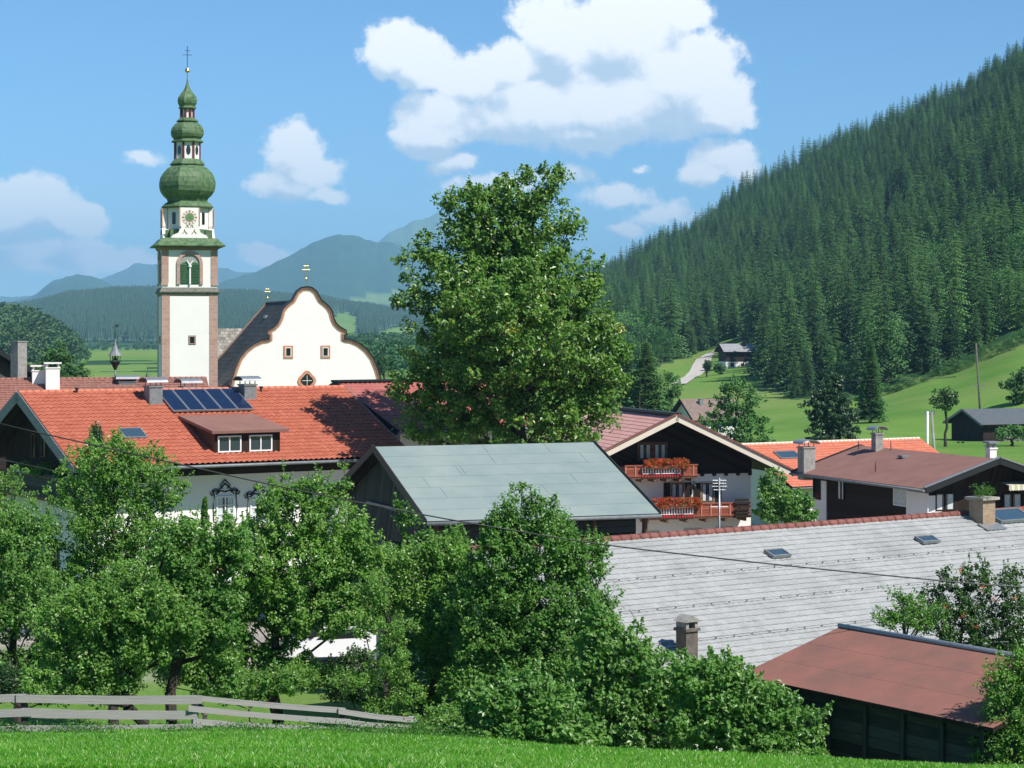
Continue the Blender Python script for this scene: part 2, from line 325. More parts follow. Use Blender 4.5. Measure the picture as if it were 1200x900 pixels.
# ================================================================== TERRAIN
def vnoise(x, y, seed=0):
    """smooth value noise, vectorised"""
    x = np.asarray(x, float); y = np.asarray(y, float)
    xi = np.floor(x).astype(np.int64); yi = np.floor(y).astype(np.int64); fx = x-xi; fy = y-yi
    def h(a, b):
        n = (a*374761393+b*668265263+seed*144664717) & 0x7fffffff
        n = ((n ^ (n >> 13))*1274126177) & 0x7fffffff
        return ((n ^ (n >> 16)) & 0xffff)/65535.0
    sx = fx*fx*(3-2*fx); sy = fy*fy*(3-2*fy)
    return (h(xi, yi)*(1-sx)+h(xi+1, yi)*sx)*(1-sy)+(h(xi, yi+1)*(1-sx)+h(xi+1, yi+1)*sx)*sy
def fbm(x, y, o=4, seed=0):
    s = 0; a = .5
    for i in range(o): s = s+a*(vnoise(x, y, seed+i)-.5); x = x*2.03; y = y*2.03; a *= .5
    return s
TD = np.array([0, 60, 75, 100, 140, 200, 300, 450, 600, 900, 1200, 1500, 2000, 4000, 30000.])
TP = np.array([-600, 500, 600, 700, 800, 900, 1000, 1100, 1200, 1400, 1800.])
TZ = np.array([
 [-12, -12.2, -12.3, -12.6, -13.3, -13.6, -14, -14, -14, -15, -16, -17, -18, -22, -60],
 [-12, -12.2, -12.3, -12.6, -13.3, -13.6, -14, -14, -14, -15, -14, -10, -18, -22, -60],
 [-12, -12.2, -12.3, -12.6, -13.3, -13.6, -14, -14, -13, -10, 0, 12, -10, -22, -60],
 [-12, -12.2, -12.3, -12.6, -13.3, -13.6, -14.5, -14.5, -12, -1, 15, 31, 10, -22, -60],
 [-12, -12.2, -12.3, -12.6, -13.3, -13.8, -16, -15.5, -11, 2, 33, 64, 40, -22, -60],
 [-12, -12.2, -12.3, -12.6, -13.3, -13.8, -15.5, -14.5, -8, 20, 60, 100, 70, -22, -60],
 [-12, -12.2, -12.3, -12.6, -13.3, -13.4, -14, -13.2, 0, 40, 86, 130, 100, -22, -60],
 [-12, -12.2, -12.3, -12.6, -13.2, -13.4, -14.5, -7.5, 9, 58, 106, 152, 120, -22, -60],
 [-12, -12.2, -12.3, -12.6, -13.1, -13.4, -14.5, -1, 20, 76, 134, 182, 150, -22, -60],
 [-12, -12.2, -12.3, -12.6, -13.0, -12.4, -11, 8, 34, 100, 170, 225, 190, -22, -60],
 [-12, -12.2, -12.3, -12.6, -13.0, -11.5, -8, 16, 50, 130, 200, 260, 230, -22, -60]])
def sstep(a, b, x): t = np.clip((x-a)/(b-a), 0, 1); return t*t*(3-2*t)
def ztable(px, r):
    px = np.clip(px, -600, 1799); j = np.clip(np.searchsorted(TP, px, side='right')-1, 0, len(TP)-2)
    t = (px-TP[j])/(TP[j+1]-TP[j]); t = t*t*(3-2*t)*.5+t*.5
    r = np.clip(r, 0, 29999); i = np.clip(np.searchsorted(TD, r, side='right')-1, 0, len(TD)-2)
    s = (r-TD[i])/(TD[i+1]-TD[i])
    return (TZ[j, i]*(1-s)+TZ[j, i+1]*s)*(1-t)+(TZ[j+1, i]*(1-s)+TZ[j+1, i+1]*s)*t
def znear(x, y):
    e = 46-4*sstep(-2, 1.5, x)
    f = lambda yy: -1.7-.151*yy-.045*np.clip(x+3, 0, 25)
    z = np.where(y < e, f(y), f(e)-.34*(y-e))
    return np.where(y > 40, np.maximum(z, -12.2), z)
# mountain layers: crest distance, front width, back width, crest profile (px, py)
LAYERS = [
 (1350, 420, 500, [(-600, 340), (-60, 362), (0, 377), (40, 382), (70, 400), (100, 420), (130, 438), (170, 440), (1800, 440)], .05),
 (4600, 1900, 2200, [(-600, 350), (0, 368), (40, 364), (80, 352), (140, 347), (200, 347), (300, 352), (370, 357), (420, 364), (470, 372), (520, 380), (600, 392), (700, 404), (1800, 404)], .03),
 (11000, 3800, 4200, [(-600, 380), (-100, 350), (0, 356), (40, 343), (65, 326), (90, 319), (108, 322), (130, 334), (150, 346), (200, 352), (255, 338), (300, 324), (330, 307), (365, 287), (395, 276), (415, 277), (430, 281), (460, 282), (490, 296), (530, 312), (600, 340), (700, 352), (1800, 352)], .06),
 (16500, 4500, 6000, [(-600, 390), (60, 345), (110, 332), (140, 316), (165, 307), (185, 309), (230, 312), (280, 318), (330, 322), (380, 312), (430, 292), (460, 270), (500, 252), (520, 246), (560, 238), (600, 250), (650, 280), (690, 300), (760, 330), (900, 350), (1800, 360)], .05)]
def terrain(px, r, x, y):
    px = np.asarray(px, float); r = np.asarray(r, float)
    far = ztable(px, r)
    w = sstep(56, 80, r)
    z = znear(x, y)*(1-w)+far*w
    z = z+fbm(x*.03, y*.03, 3, 5)*1.6*sstep(120, 300, r)*(1-sstep(700, 900, r)*0)
    cover = np.zeros_like(z)
    for k, (D, wf, wb, prof, nz) in enumerate(LAYERS):
        a = np.array(prof, float); zc = (HY-np.interp(px, a[:, 0], a[:, 1]))*D/F
        zc = zc+fbm(px*.05, px*0, 4, 60+k)*D*.0035*(1 if k > 1 else .3)
        t = np.where(r < D, (D-r)/wf, (r-D)/wb); t = np.clip(t, 0, 1)
        sh = 1-t*t*(3-2*t)*.4-t*.6
        nzv = fbm(x/D*9, y/D*9, 5, 80+k)*nz*D*.55*np.minimum(t*4, 1)*(1-t)
        base = -16-.0*r
        L = base+(zc-base)*sh+nzv*sh
        up = (L > z) & (t < 1); z = np.where(up, L, z); cover = np.where(up, k+1.0, cover)
    return z, cover
def pxr(x, y):
    az = math.atan2(x, max(y, 1e-6)) if y > 0 else (1.5 if x > 0 else -1.5)
    return (CX+F*tan(max(-1.2, min(1.2, az))) if abs(az) < 1.2 else (1800 if x > 0 else -600)), math.hypot(x, y)
def gz(x, y):
    p, r = pxr(x, y); z, c = terrain(np.array([p]), np.array([r]), np.array([x]), np.array([y])); return float(z[0])
def build_terrain():
    az = list(np.arange(-16, 16.0001, .07))+list(np.arange(18, 180, 4))
    az = sorted(set([round(a, 4) for a in az]+[round(-a, 4) for a in az if a > 16]+[180.0]))
    az = np.radians(np.array(az)); na = len(az)
    rr = [1.2]
    while rr[-1] < 25000: rr.append(rr[-1]*(1.022 if rr[-1] > 1600 else (1.03 if rr[-1] > 80 or rr[-1] < 20 else 1.02)))
    rr = np.array(rr); nr = len(rr)
    A, Rr = np.meshgrid(az, rr); X = Rr*np.sin(A); Y = Rr*np.cos(A)
    PX = np.where(np.abs(A) < 1.2, CX+F*np.tan(np.clip(A, -1.2, 1.2)), np.where(A > 0, 1800, -600))
    Z, cov = terrain(PX, Rr, X, Y)
    V = np.stack([X, Y, Z], -1).reshape(-1, 3); V = np.vstack([V, [0, 0, gz(0, .1)]])
    idx = np.arange(nr*na).reshape(nr, na)
    q = np.stack([idx[:-1, :-1], idx[:-1, 1:], idx[1:, 1:], idx[1:, :-1]], -1).reshape(-1, 4)
    seam = np.stack([idx[:-1, -1], idx[:-1, 0], idx[1:, 0], idx[1:, -1]], -1)
    # column 0 is -180 + step ... the last is 180, so joining last to first closes the circle
    q = np.vstack([q, seam])[:, ::-1]
    # cover: 1 = wood, 0 = meadow
    wood = np.zeros(len(V)); d = Rr.ravel(); p = PX.ravel(); z = V[:-1, 2]; c = cov.ravel(); py = HY-F*z/np.maximum(d, 1)
    wn = fbm(V[:-1, 0]/60, V[:-1, 1]/60, 4, 9)
    w = (hill_wood(p, d) > 0).astype(float)
    w = np.where((c == 1) & (wn > -.12), 1, w); w = np.where(c == 2, 1.0, w)
    # meadows cut into the middle hill
    def inside(cx, cy, rx, ry): return ((p-cx)/rx)**2+((py-cy)/ry)**2 < 1+wn*1.5
    def tri(x0, x1, yt0, yt1, yb): return (p > x0) & (p < x1) & (py > yt0+(yt1-yt0)*(p-x0)/(x1-x0)+wn*4) & (py < yb)
    w = np.where((c == 2) & (inside(466, 398, 26, 14) | inside(405, 385, 16, 19) | tri(372, 432, 358, 402, 420) | inside(440, 351, 40, 6)), 0, w)
    wm = fbm(V[:-1, 0]/1400, V[:-1, 1]/1400, 6, 19)
    w = np.where((c == 3), np.where((wm > .14), .35, 1.0), w)
    w = np.where((c == 3) & (((p-465+wm*160)/62)**2+((py-352+wm*40)/9)**2 < 1), .1, w)
    w = np.where(c == 4, np.where((wm+(280-py)*.012 > .05), .25, .9), w)
    w = np.where((c == 0) & (d > 700) & (p < 560) & (wn > .12), 1, w)
    wood[:-1] = w
    near = np.zeros(len(V)); near[:-1] = 1-sstep(48, 56, d)
    yard = np.zeros(len(V)); yx = V[:-1, 0]; yy = V[:-1, 1]
    yard[:-1] = sstep(74, 78, yy)*(1-sstep(128, 140, d))*(yy > 0)*sstep(-.02, .1, fbm(yx/9, yy/9, 3, 31)+.06+.25*sstep(-13.5, -10.5, yx))
    o = np_mesh('ground', V, q, [mat_ground()], smooth=True, attrs={'wood': wood, 'yard': yard})
    tag(o, kind='structure')
    return o
def mat_ground():
    m = bpy.data.materials.new('ground'); m.use_nodes = True; nt = m.node_tree; b = nt.nodes['Principled BSDF']
    b.inputs['Roughness'].default_value = .95; b.inputs['Specular IOR Level'].default_value = .1
    tc = nt.nodes.new('ShaderNodeTexCoord'); V = tc.outputs['Object']
    def noise(s, d=5, r=.6):
        n = nd(nt, 'ShaderNodeTexNoise', inp={'Scale': s, 'Detail': d, 'Roughness': r}); nt.links.new(V, n.inputs['Vector']); return n.outputs['Fac']
    def rmp(v, a, b_): r = nd(nt, 'ShaderNodeMapRange', inp={'From Min': a, 'From Max': b_}); nt.links.new(v, r.inputs[0]); return r.outputs[0]
    big = noise(.035, 6); mid = noise(.3, 6); fine = noise(9, 6, .7)
    g = mixc(nt, rmp(big, .35, .65), (.09, .225, .032), (.18, .32, .06))
    g = mixc(nt, mth(nt, 'MULTIPLY', rmp(mid, .45, .72), .75), g, (.20, .25, .07)); sm = noise(1.7, 7, .75); g = mixc(nt, mth(nt, 'MULTIPLY', rmp(sm, .5, .7), .5), g, (.05, .15, .018)); vb = noise(.012, 3, .5); g = mixc(nt, mth(nt, 'MULTIPLY', rmp(vb, .45, .6), .6), g, (.22, .28, .085))
    g = mixc(nt, mth(nt, 'MULTIPLY', rmp(fine, .45, .7), .5), g, (.045, .12, .012))
    fm = noise(.012, 7, .7); fs = noise(.11, 4, .7)
    wd = mixc(nt, rmp(fm, .35, .65), (.020, .065, .028), (.050, .13, .042)); wd = mixc(nt, mth(nt, 'MULTIPLY', rmp(fs, .4, .65), .6), wd, (.012, .04, .018))
    aw = nt.nodes.new('ShaderNodeAttribute'); aw.attribute_name = 'wood'
    ay = nt.nodes.new('ShaderNodeAttribute'); ay.attribute_name = 'yard'
    c = mixc(nt, rmp(aw.outputs['Fac'], .2, .8), g, wd)
    gr = mixc(nt, rmp(noise(2.5, 6), .35, .65), (.30, .27, .235), (.46, .42, .37))
    c = mixc(nt, ay.outputs['Fac'], c, gr)
    nt.links.new(c, b.inputs['Base Color'])
    bp = nd(nt, 'ShaderNodeBump', inp={'Strength': .6, 'Distance': .12}); nt.links.new(fine, bp.inputs['Height']); nt.links.new(bp.outputs[0], b.inputs['Normal'])
    MATS['ground'] = m; return m
# where the wood on the right hillside stands (px = bearing, d = distance)
WB = np.array([[560, 1000], [640, 700], [680, 640], [760, 620], [800, 665], [850, 700], [884, 660], [893, 520], [930, 455], [980, 440], [1040, 440], [1100, 440], [1150, 445], [1200, 452], [1300, 470], [1800, 520]], float)
def hill_wood(px, d):
    e = np.interp(px, WB[:, 0], WB[:, 1]); n = fbm(px*.03, d*.01, 3, 77)*40
    return ((px > 610) & (d > e+n) & (d < 1750)).astype(float)
build_terrain()
# ================================================================== FOLIAGE
def unit(v): return v/np.maximum(np.linalg.norm(v, axis=-1, keepdims=True), 1e-9)
def leaf_quads(C, N, size, g, aspect=.62, fold=.25):
    """one folded leaf per centre C with normal N"""
    n = len(C); a = unit(np.cross(N, g.normal(size=(n, 3)))); s = np.cross(N, a)
    L = (size*g.uniform(.7, 1.3, n))[:, None]
    p0 = C-a*L*.5; p1 = C+s*L*aspect*.5+N*L*fold*.4; p2 = C+a*L*.5-N*L*.1; p3 = C-s*L*aspect*.5+N*L*fold*.4
    V = np.stack([p0, p1, p2, p3], 1).reshape(-1, 3); Fq = np.arange(4*n).reshape(n, 4)
    return V, Fq
def clump_leaves(centres, rad, per, size, g, flat=.6, outward=None):
    """leaves gathered round each clump centre, mostly on its outer side"""
    k = len(centres); cc = np.repeat(centres, per, 0); rr = np.repeat(rad, per)[:, None]
    d = unit(g.normal(size=(k*per, 3))); rad_ = g.uniform(.25, 1, (k*per, 1))**.6
    off = d*rr*rad_; off[:, 2] *= flat
    nn = unit(d*.6+sdir*1.0+np.array([0, 0, .15])+g.normal(size=(k*per, 3))*.72)
    return leaf_quads(cc+off, nn, size, g)
def blob_points(blobs, n, g, inner=.55):
    vol = np.array([b[3]*b[4]*b[5] for b in blobs])**.75; vol /= vol.sum(); out = []
    while len(out) < n:
        b = blobs[g.choice(len(blobs), p=vol)]; d = unit(g.normal(size=3)); r = g.uniform(inner**2, 1)**.5
        r *= 1.22 if g.random() < .14 else 1.0; p = np.array(b[:3])+d*r*np.array(b[3:6])
        ins = sum(1 for c in blobs if c is not b and (((p-np.array(c[:3]))/np.array(c[3:6]))**2).sum() < .3)
        if ins == 0 or g.random() < .25: out.append(p)
    return np.array(out)
def skeleton(mb, centres, H, r0, g, lean=(0, 0), bare=.2, n=6, twist=.12):
    """trunk and limbs reaching every clump"""
    T = 9; nodes = []; par = []
    for i in range(T+1):
        t = i/T; nodes.append(np.array([lean[0]*t*H+(g.normal()*twist if 0 < i else 0), lean[1]*t*H+(g.normal()*twist if 0 < i else 0), t*H])); par.append(i-1)
    order = np.argsort(np.hypot(centres[:, 0], centres[:, 1])+np.abs(centres[:, 2]-H*.5)*.3)
    for j in order:
        c = centres[j]; A = np.array(nodes); dv = c-A; dist = np.linalg.norm(dv, axis=1)
        ok = (A[:, 2] > bare*H)
        cost = dist+np.where(A[:, 2] > c[2]-.1*dist, 1.5, 0)+np.where(ok, 0, 50)
        k = int(np.argmin(cost)); prev = k; seg = max(1, int(dist[k]/(.09*H+.3)))
        for s in range(1, seg+1):
            t = s/(seg); q = A[k]+dv[k]*t+g.normal(size=3)*.05*dist[k]*(1 if s < seg else .2)+np.array([0, 0, -.10*dist[k]*sin(pi*t)])
            nodes.append(q); par.append(prev); prev = len(nodes)-1
    cnt = np.ones(len(nodes))
    for i in range(len(nodes)-1, 0, -1): cnt[par[i]] += cnt[i]
    rad = r0*(cnt/cnt[0])**.47; rad = np.maximum(rad, .008); rad[0] *= 1.25
    for i in range(1, len(nodes)):
        p = par[i]; ra = rad[p] if (p <= T and i <= T) else min(rad[p], rad[i]*1.35)
        if rad[i] < .012 and g.random() < .35: continue
        mb.tube([nodes[p], nodes[i]], [ra, rad[i]], n if rad[i] > .04 else 3, cap=False)
    return np.array(nodes), rad
def make_tree(name, loc, blobs, clumps, per, lsize, crad, H, r0, leafm, barkm, label=None, cat='tree', seed=1, group=None, lean=(0, 0), bare=.2, flat=.6, inner=.55, extra=None, twist=.12):
    g = np.random.default_rng(seed)
    clumps = int(clumps*1.7); per = max(8, int(per*(.36 if loc[1] < 80 else .47))); crad *= .64; flat = min(1.0, flat+.25)
    C = blob_points(blobs, clumps, g, inner)
    root = empty(name, loc, 0, label, cat, group)
    mb = MB(); skeleton(mb, C, H, r0, g, lean, bare, twist=twist); mb.build('trunk', barkm, root, weld=False)
    V, Q = clump_leaves(C, g.uniform(.5, 1.35, len(C))*crad, per, lsize, g, flat)
    # leafy shoots standing out of the crown
    ns = int(len(C)*.55); ctr = C.mean(0); st = C[g.integers(0, len(C), ns)]; ow = unit(st-ctr)*.7+np.array([0, 0, .75])+g.normal(size=(ns, 3))*.35; ow = unit(ow)
    ln = g.uniform(1.0, 2.2, ns)*crad*(1 if loc[1] < 80 else .55); m = 13; t = np.tile(np.linspace(.25, 1, m), ns)[:, None]; pts = np.repeat(st, m, 0)+np.repeat(ow*ln[:, None], m, 0)*t+g.normal(size=(ns*m, 3))*crad*.16*(1.2-t*.8)
    V2, Q2 = leaf_quads(pts, unit(g.normal(size=(ns*m, 3))*.7+sdir), lsize*.95, g); Q2 = Q2+len(V); V = np.vstack([V, V2]); Q = np.vstack([Q, Q2])
    np_mesh('crown', V, Q, leafm, root)
    return root
def pxblobs(d, base, bl, depth=None):
    """crown lobes given by bearing, height and size; base = trunk foot in the world"""
    out = []
    for b in bl:
        px, py, rx, ry = b[:4]; dy = b[4] if len(b) > 4 else 0
        dd = d+dy; s = dd/F; X, Y, Z = P(px, py, dd)
        out.append((X-base[0], Y-base[1], Z-base[2], rx*s, (rx*s*(b[5] if len(b) > 5 else .9)), ry*s))
    return out
leaf_apple = mat_leaf('apple_leaf', (.080, .21, .032), (.25, .45, .085), (.38, .50, .16), .42, c3f=.05, rw=.2)
leaf_apple2 = mat_leaf('pear_leaf', (.072, .20, .034), (.22, .42, .08), (.34, .46, .14), .42, c3f=.04, rw=.2)
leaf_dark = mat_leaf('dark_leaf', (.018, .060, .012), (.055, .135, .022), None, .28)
leaf_big = mat_leaf('hazel_leaf', (.075, .21, .04), (.23, .42, .10), (.32, .46, .15), .42, c3f=.05, rw=.2)
leaf_maple = mat_leaf('maple_leaf', (.045, .135, .020), (.16, .31, .045), (.30, .36, .06), .30, c3f=.05, big=.35)
leaf_yellow = mat_leaf('yellowed_leaf', (.45, .36, .03), (.62, .50, .05), None, .3)
leaf_rowan = mat_leaf('rowan_leaf', (.035, .10, .02), (.08, .17, .035), None, .3)
leaf_orange = mat_leaf('orange_blossom', (.55, .16, .03), (.75, .30, .06), None, .3)
leaf_red = mat_leaf('geranium_bloom', (.66, .065, .025), (.82, .18, .07), (.09, .20, .04), .2, c3f=.30)
leaf_light = mat_leaf('light_green_leaf', (.06, .17, .02), (.14, .30, .035), None, .35)
needle = mat_leaf('spruce_needles', (.018, .072, .026), (.125, .26, .075), None, .25, .7, big=.25)
needle_l = mat_leaf('larch_needles', (.06, .16, .045), (.13, .27, .065), None, .2, .6, big=.25)
leaf_wood = mat_leaf('woodland_leaf', (.035, .12, .028), (.10, .25, .05), None, .22, .6, big=.2)
# ---- trees of the wood: a few kinds, shared meshes
def spruce_mesh(name, H, seed, levels=30, leafm=None, width=.17, gappy=.0, dens=9):
    g = np.random.default_rng(seed); V = []; Q = []; nv = 0
    for i in range(levels):
        t = (i+g.uniform(-.3, .3))/levels; z = H*(.08+.90*t); L = H*width*(1-t)**.66*g.uniform(.82, 1.12)+.25
        nb = int(dens-4*t); a0 = g.uniform(0, 6.28)
        for k in range(nb):
            if g.random() < gappy: continue
            a = a0+2*pi*k/nb+g.uniform(-.2, .2); l = L*g.uniform(.75, 1.15); dirv = np.array([cos(a), sin(a), 0]); side = np.array([-sin(a), cos(a), 0])
            seg = 5 if l > 1.2 else 3
            for s in range(seg):
                u = (s+.5)/seg; droop = -.32*l*u*u-.05*l+.10*l*max(0, u-.75)*2
                c = dirv*l*u+np.array([0, 0, z+droop]); w = l*.26*(1-.55*u)*g.uniform(.8, 1.2)+.12; ll = l/seg*.85
                for sg in (-1, 1):
                    tip = c+side*sg*w+dirv*ll*.55+np.array([0, 0, -w*.55])
                    p = [c-dirv*ll*.5, c+side*sg*w*.45-dirv*ll*.25+np.array([0, 0, -w*.12]), tip, c+dirv*ll*.6+np.array([0, 0, .02])]
                    V += p; Q.append([nv, nv+1, nv+2, nv+3]); nv += 4
    # leader
    for k in range(4):
        a = k*pi/2; V += [(0, 0, H), (cos(a)*.22, sin(a)*.22, H*.95), (0, 0, H*.90), (cos(a+1)*.2, sin(a+1)*.2, H*.94)]; Q.append([nv, nv+1, nv+2, nv+3]); nv += 4
    return np.array(V), np.array(Q)
def tree_single(name, V, Q, H, r, leafm, seed=0):
    """crown and trunk of a far tree in one mesh (two materials)"""
    n = 6; tv = []; tq = []; b = len(V)
    for (rr, z) in ((r, -1.5), (r*.15, H*.93)):
        for k in range(n): tv.append((rr*cos(2*pi*k/n), rr*sin(2*pi*k/n), z))
    for k in range(n): tq.append([b+k, b+(k+1) % n, b+n+(k+1) % n, b+n+k])
    V = np.vstack([V, tv]); Q2 = np.vstack([Q, tq])
    o = np_mesh(name, V, Q2, [leafm, bark_grey])
    mi = np.zeros(len(Q2), np.int32); mi[-n:] = 1; o.data.polygons.foreach_set('material_index', mi); return o
def broad_mesh(seed, H, w, clumps=70, per=26, lsize=.55):
    g = np.random.default_rng(seed)
    bl = [(0, 0, H*.62, w*.5, w*.5, H*.36)]+[(g.normal()*w*.25, g.normal()*w*.25, H*g.uniform(.4, .75), w*.28, w*.28, H*.2) for _ in range(5)]
    C = blob_points(bl, clumps, g, .6)
    return clump_leaves(C, g.uniform(.7, 1.3, clumps)*w*.13, per, lsize, g, .75)
protos = []
for i, (H, wd, gp) in enumerate(((20, .215, .04), (22, .195, .06), (17, .245, .03), (20, .19, .16))):
    V, Q = spruce_mesh('s', H, 20+i, 30, width=wd, gappy=gp)
    o = tree_single('spruce_tree', V, Q, H, .28, needle if i < 3 else needle_l, i); o['H'] = H; protos.append(o)
V, Q = broad_mesh(40, 13, 9); bro1 = tree_single('broadleaf_tree', V, Q, 10, .3, leaf_wood)
V, Q = broad_mesh(41, 11, 10, 80); bro2 = tree_single('broadleaf_tree', V, Q, 8, .3, leaf_wood)
V, Q = spruce_mesh('f', 15, 50, 7, width=.20); farconf = (V, Q)
# ---- positions on the right hillside
def scatter_hill():
    g = np.random.default_rng(5); pts = []
    d = 430.0
    cell = {}
    N = 60000
    pxs = g.uniform(600, 1290, N); ds = np.sqrt(g.uniform(430**2, 1720**2, N)); ok = hill_wood(pxs, ds) > 0
    pxs, ds = pxs[ok], ds[ok]; xs = (pxs-CX)/F*ds; 
    for x, y, p in zip(xs, ds, pxs):
        md = 6.7 if y < 900 else 7.8
        k = (int(x//md), int(y//md)); bad = False
        for a in (-1, 0, 1):
            for b in (-1, 0, 1):
                for q in cell.get((k[0]+a, k[1]+b, md), ()):
                    if (q[0]-x)**2+(q[1]-y)**2 < md*md*.75: bad = True
        if bad: continue
        cell.setdefault((*k, md), []).append((x, y)); pts.append((x, y, p))
    return pts
def build_hill_trees():
    pts = scatter_hill(); g = np.random.default_rng(9)
    pts.sort(key=lambda q: q[1]-np.interp(q[2], WB[:, 0], WB[:, 1])*.55)
    A = np.array(pts); r = np.hypot(A[:, 0], A[:, 1]); Z, _ = terrain(A[:, 2], r, A[:, 0], A[:, 1])
    kinds = []; 
    for i, (x, y, p) in enumerate(pts):
        n = float(fbm(np.array([x/70.]), np.array([y/70.]), 3, 3)[0])
        br = (p < 900 and y < 850 and n > -.07) or (n > .13 and y < 1000) or g.random() < .03
        u = g.random()
        kinds.append((4 if u < .5 else 5) if br else (3 if (n > .03 and u > .55) else 0 if u < .36 else 1 if u < .66 else 2 if u < .93 else 3))
    scale = g.uniform(.50, 1.22, len(pts))*np.where(A[:, 1] > 900, .92, 1.0)*(1+.5*fbm(A[:, 0]/40, A[:, 1]/40, 2, 13)); rot = g.uniform(0, 6.28, len(pts))
    vis = [i for i in range(len(pts)) if 690 < pts[i][2] < 1212 and not (690 < pts[i][2] < 735 and pts[i][1] < 10)]
    src = protos+[bro1, bro2]; used = [False]*6; ns = 0; nb = 0; indiv = set()
    def place(lbl, i):
        s = [1]
    for i in vis:
        k = kinds[i]; con = k < 4
        if con and ns >= 270: continue
        if not con and nb >= 60: continue
        o = src[k] if not used[k] else src[k].copy()
        if used[k]: COL.objects.link(o)
        used[k] = True; indiv.add(i)
        x, y, p = pts[i]; o.location = (x, y, Z[i]-.3); o.rotation_euler = (g.normal()*.02, g.normal()*.02, rot[i]); o.scale = (scale[i],)*2+(scale[i]*g.uniform(.92, 1.1),)
        zone = ('behind the gravel road and the hillside chalet' if p < 885 else 'in the wood edge above the shaded hollow' if p < 960 else 'in the front row of the wood over the green slope' if p < 1080 else 'at the top edge of the green slope on the right')
        if con:
            ns += 1; tall = 'tall' if scale[i] > 1.02 else 'young' if scale[i] < .82 else 'middling'
            kd = 'pale feathery larch' if k == 3 else 'dark slender spruce' if k == 1 else 'broad dark spruce' if k == 2 else 'dark green spruce'
            tag(o, f'{tall} {kd} {zone}', 'tree', f'spruces and larches {zone}')
        else:
            nb += 1; tag(o, f'{"round" if k == 4 else "spreading"} {"large" if scale[i] > .95 else "small"} green broadleaf tree {zone}', 'tree', f'broadleaf trees {zone}')
    rest = [i for i in range(len(pts)) if i not in indiv]
    A = A[rest]; Zr = Z[rest]-.3
    forest('wooded_hillside', np.stack([A[:, 0], A[:, 1], Zr], 1), scale[rest]*g.uniform(.9, 1.05, len(rest)), rot[rest], np.array(kinds)[rest], src, 'dense dark conifer forest covering the steep hillside on the right', 'forest')
    print('hill trees', len(pts), 'individual', len(indiv))
def forest(name, pos, scale, rot, kind, src, label, cat):
    me = bpy.data.meshes.new(name); n = len(pos); me.vertices.add(n); me.vertices.foreach_set('co', np.asarray(pos, np.float32).ravel())
    for a, v in (('sc', scale), ('rt', rot)):
        at = me.attributes.new(a, 'FLOAT', 'POINT'); at.data.foreach_set('value', np.asarray(v, np.float32))
    at = me.attributes.new('kd', 'INT', 'POINT'); at.data.foreach_set('value', np.asarray(kind, np.int32))
    o = bpy.data.objects.new(name, me); COL.objects.link(o)
    g = bpy.data.node_groups.new(name, 'GeometryNodeTree')
    g.interface.new_socket('Geometry', in_out='INPUT', socket_type='NodeSocketGeometry'); g.interface.new_socket('Geometry', in_out='OUTPUT', socket_type='NodeSocketGeometry')
    gi = g.nodes.new('NodeGroupInput'); go = g.nodes.new('NodeGroupOutput')
    j = g.nodes.new('GeometryNodeJoinGeometry')
    for s in reversed(src):
        oi = g.nodes.new('GeometryNodeObjectInfo'); oi.inputs['Object'].default_value = s; oi.inputs['As Instance'].default_value = True; oi.transform_space = 'ORIGINAL'
        g.links.new(oi.outputs['Geometry'], j.inputs[0])
    ip = g.nodes.new('GeometryNodeInstanceOnPoints'); g.links.new(gi.outputs[0], ip.inputs['Points']); g.links.new(j.outputs[0], ip.inputs['Instance'])
    ip.inputs['Pick Instance'].default_value = True
    def attr(nm, t='FLOAT'):
        a = g.nodes.new('GeometryNodeInputNamedAttribute'); a.data_type = t; a.inputs['Name'].default_value = nm; return a.outputs[0]
    g.links.new(attr('kd', 'INT'), ip.inputs['Instance Index'])
    cx = g.nodes.new('ShaderNodeCombineXYZ'); g.links.new(attr('rt'), cx.inputs[2]); g.links.new(cx.outputs[0], ip.inputs['Rotation'])
    g.links.new(attr('sc'), ip.inputs['Scale']); g.links.new(ip.outputs[0], go.inputs[0])
    md = o.modifiers.new('trees', 'NODES'); md.node_group = g
    tag(o, label, cat, kind='stuff'); return o
build_hill_trees()
def edge_shrubs():
    g = np.random.default_rng(15)
    for i in range(34):
        p = 955+i*7.8+g.normal()*2; d = float(np.interp(p, WB[:, 0], WB[:, 1]))-g.uniform(16, 34); x = (p-CX)/F*d; o = (bro1 if i % 2 else bro2).copy(); COL.objects.link(o)
        s = g.uniform(.10, .26); o.location = (x, d, gz(x, d)-.9*s*3); o.scale = (s*1.6, s*1.6, s); o.rotation_euler = (0, 0, g.uniform(0, 6)); o.name = 'edge_shrub'
        tag(o, 'low green shrub in the row between the wood edge and the green slope', 'shrub', 'shrubs along the wood edge above the green slope')
edge_shrubs()
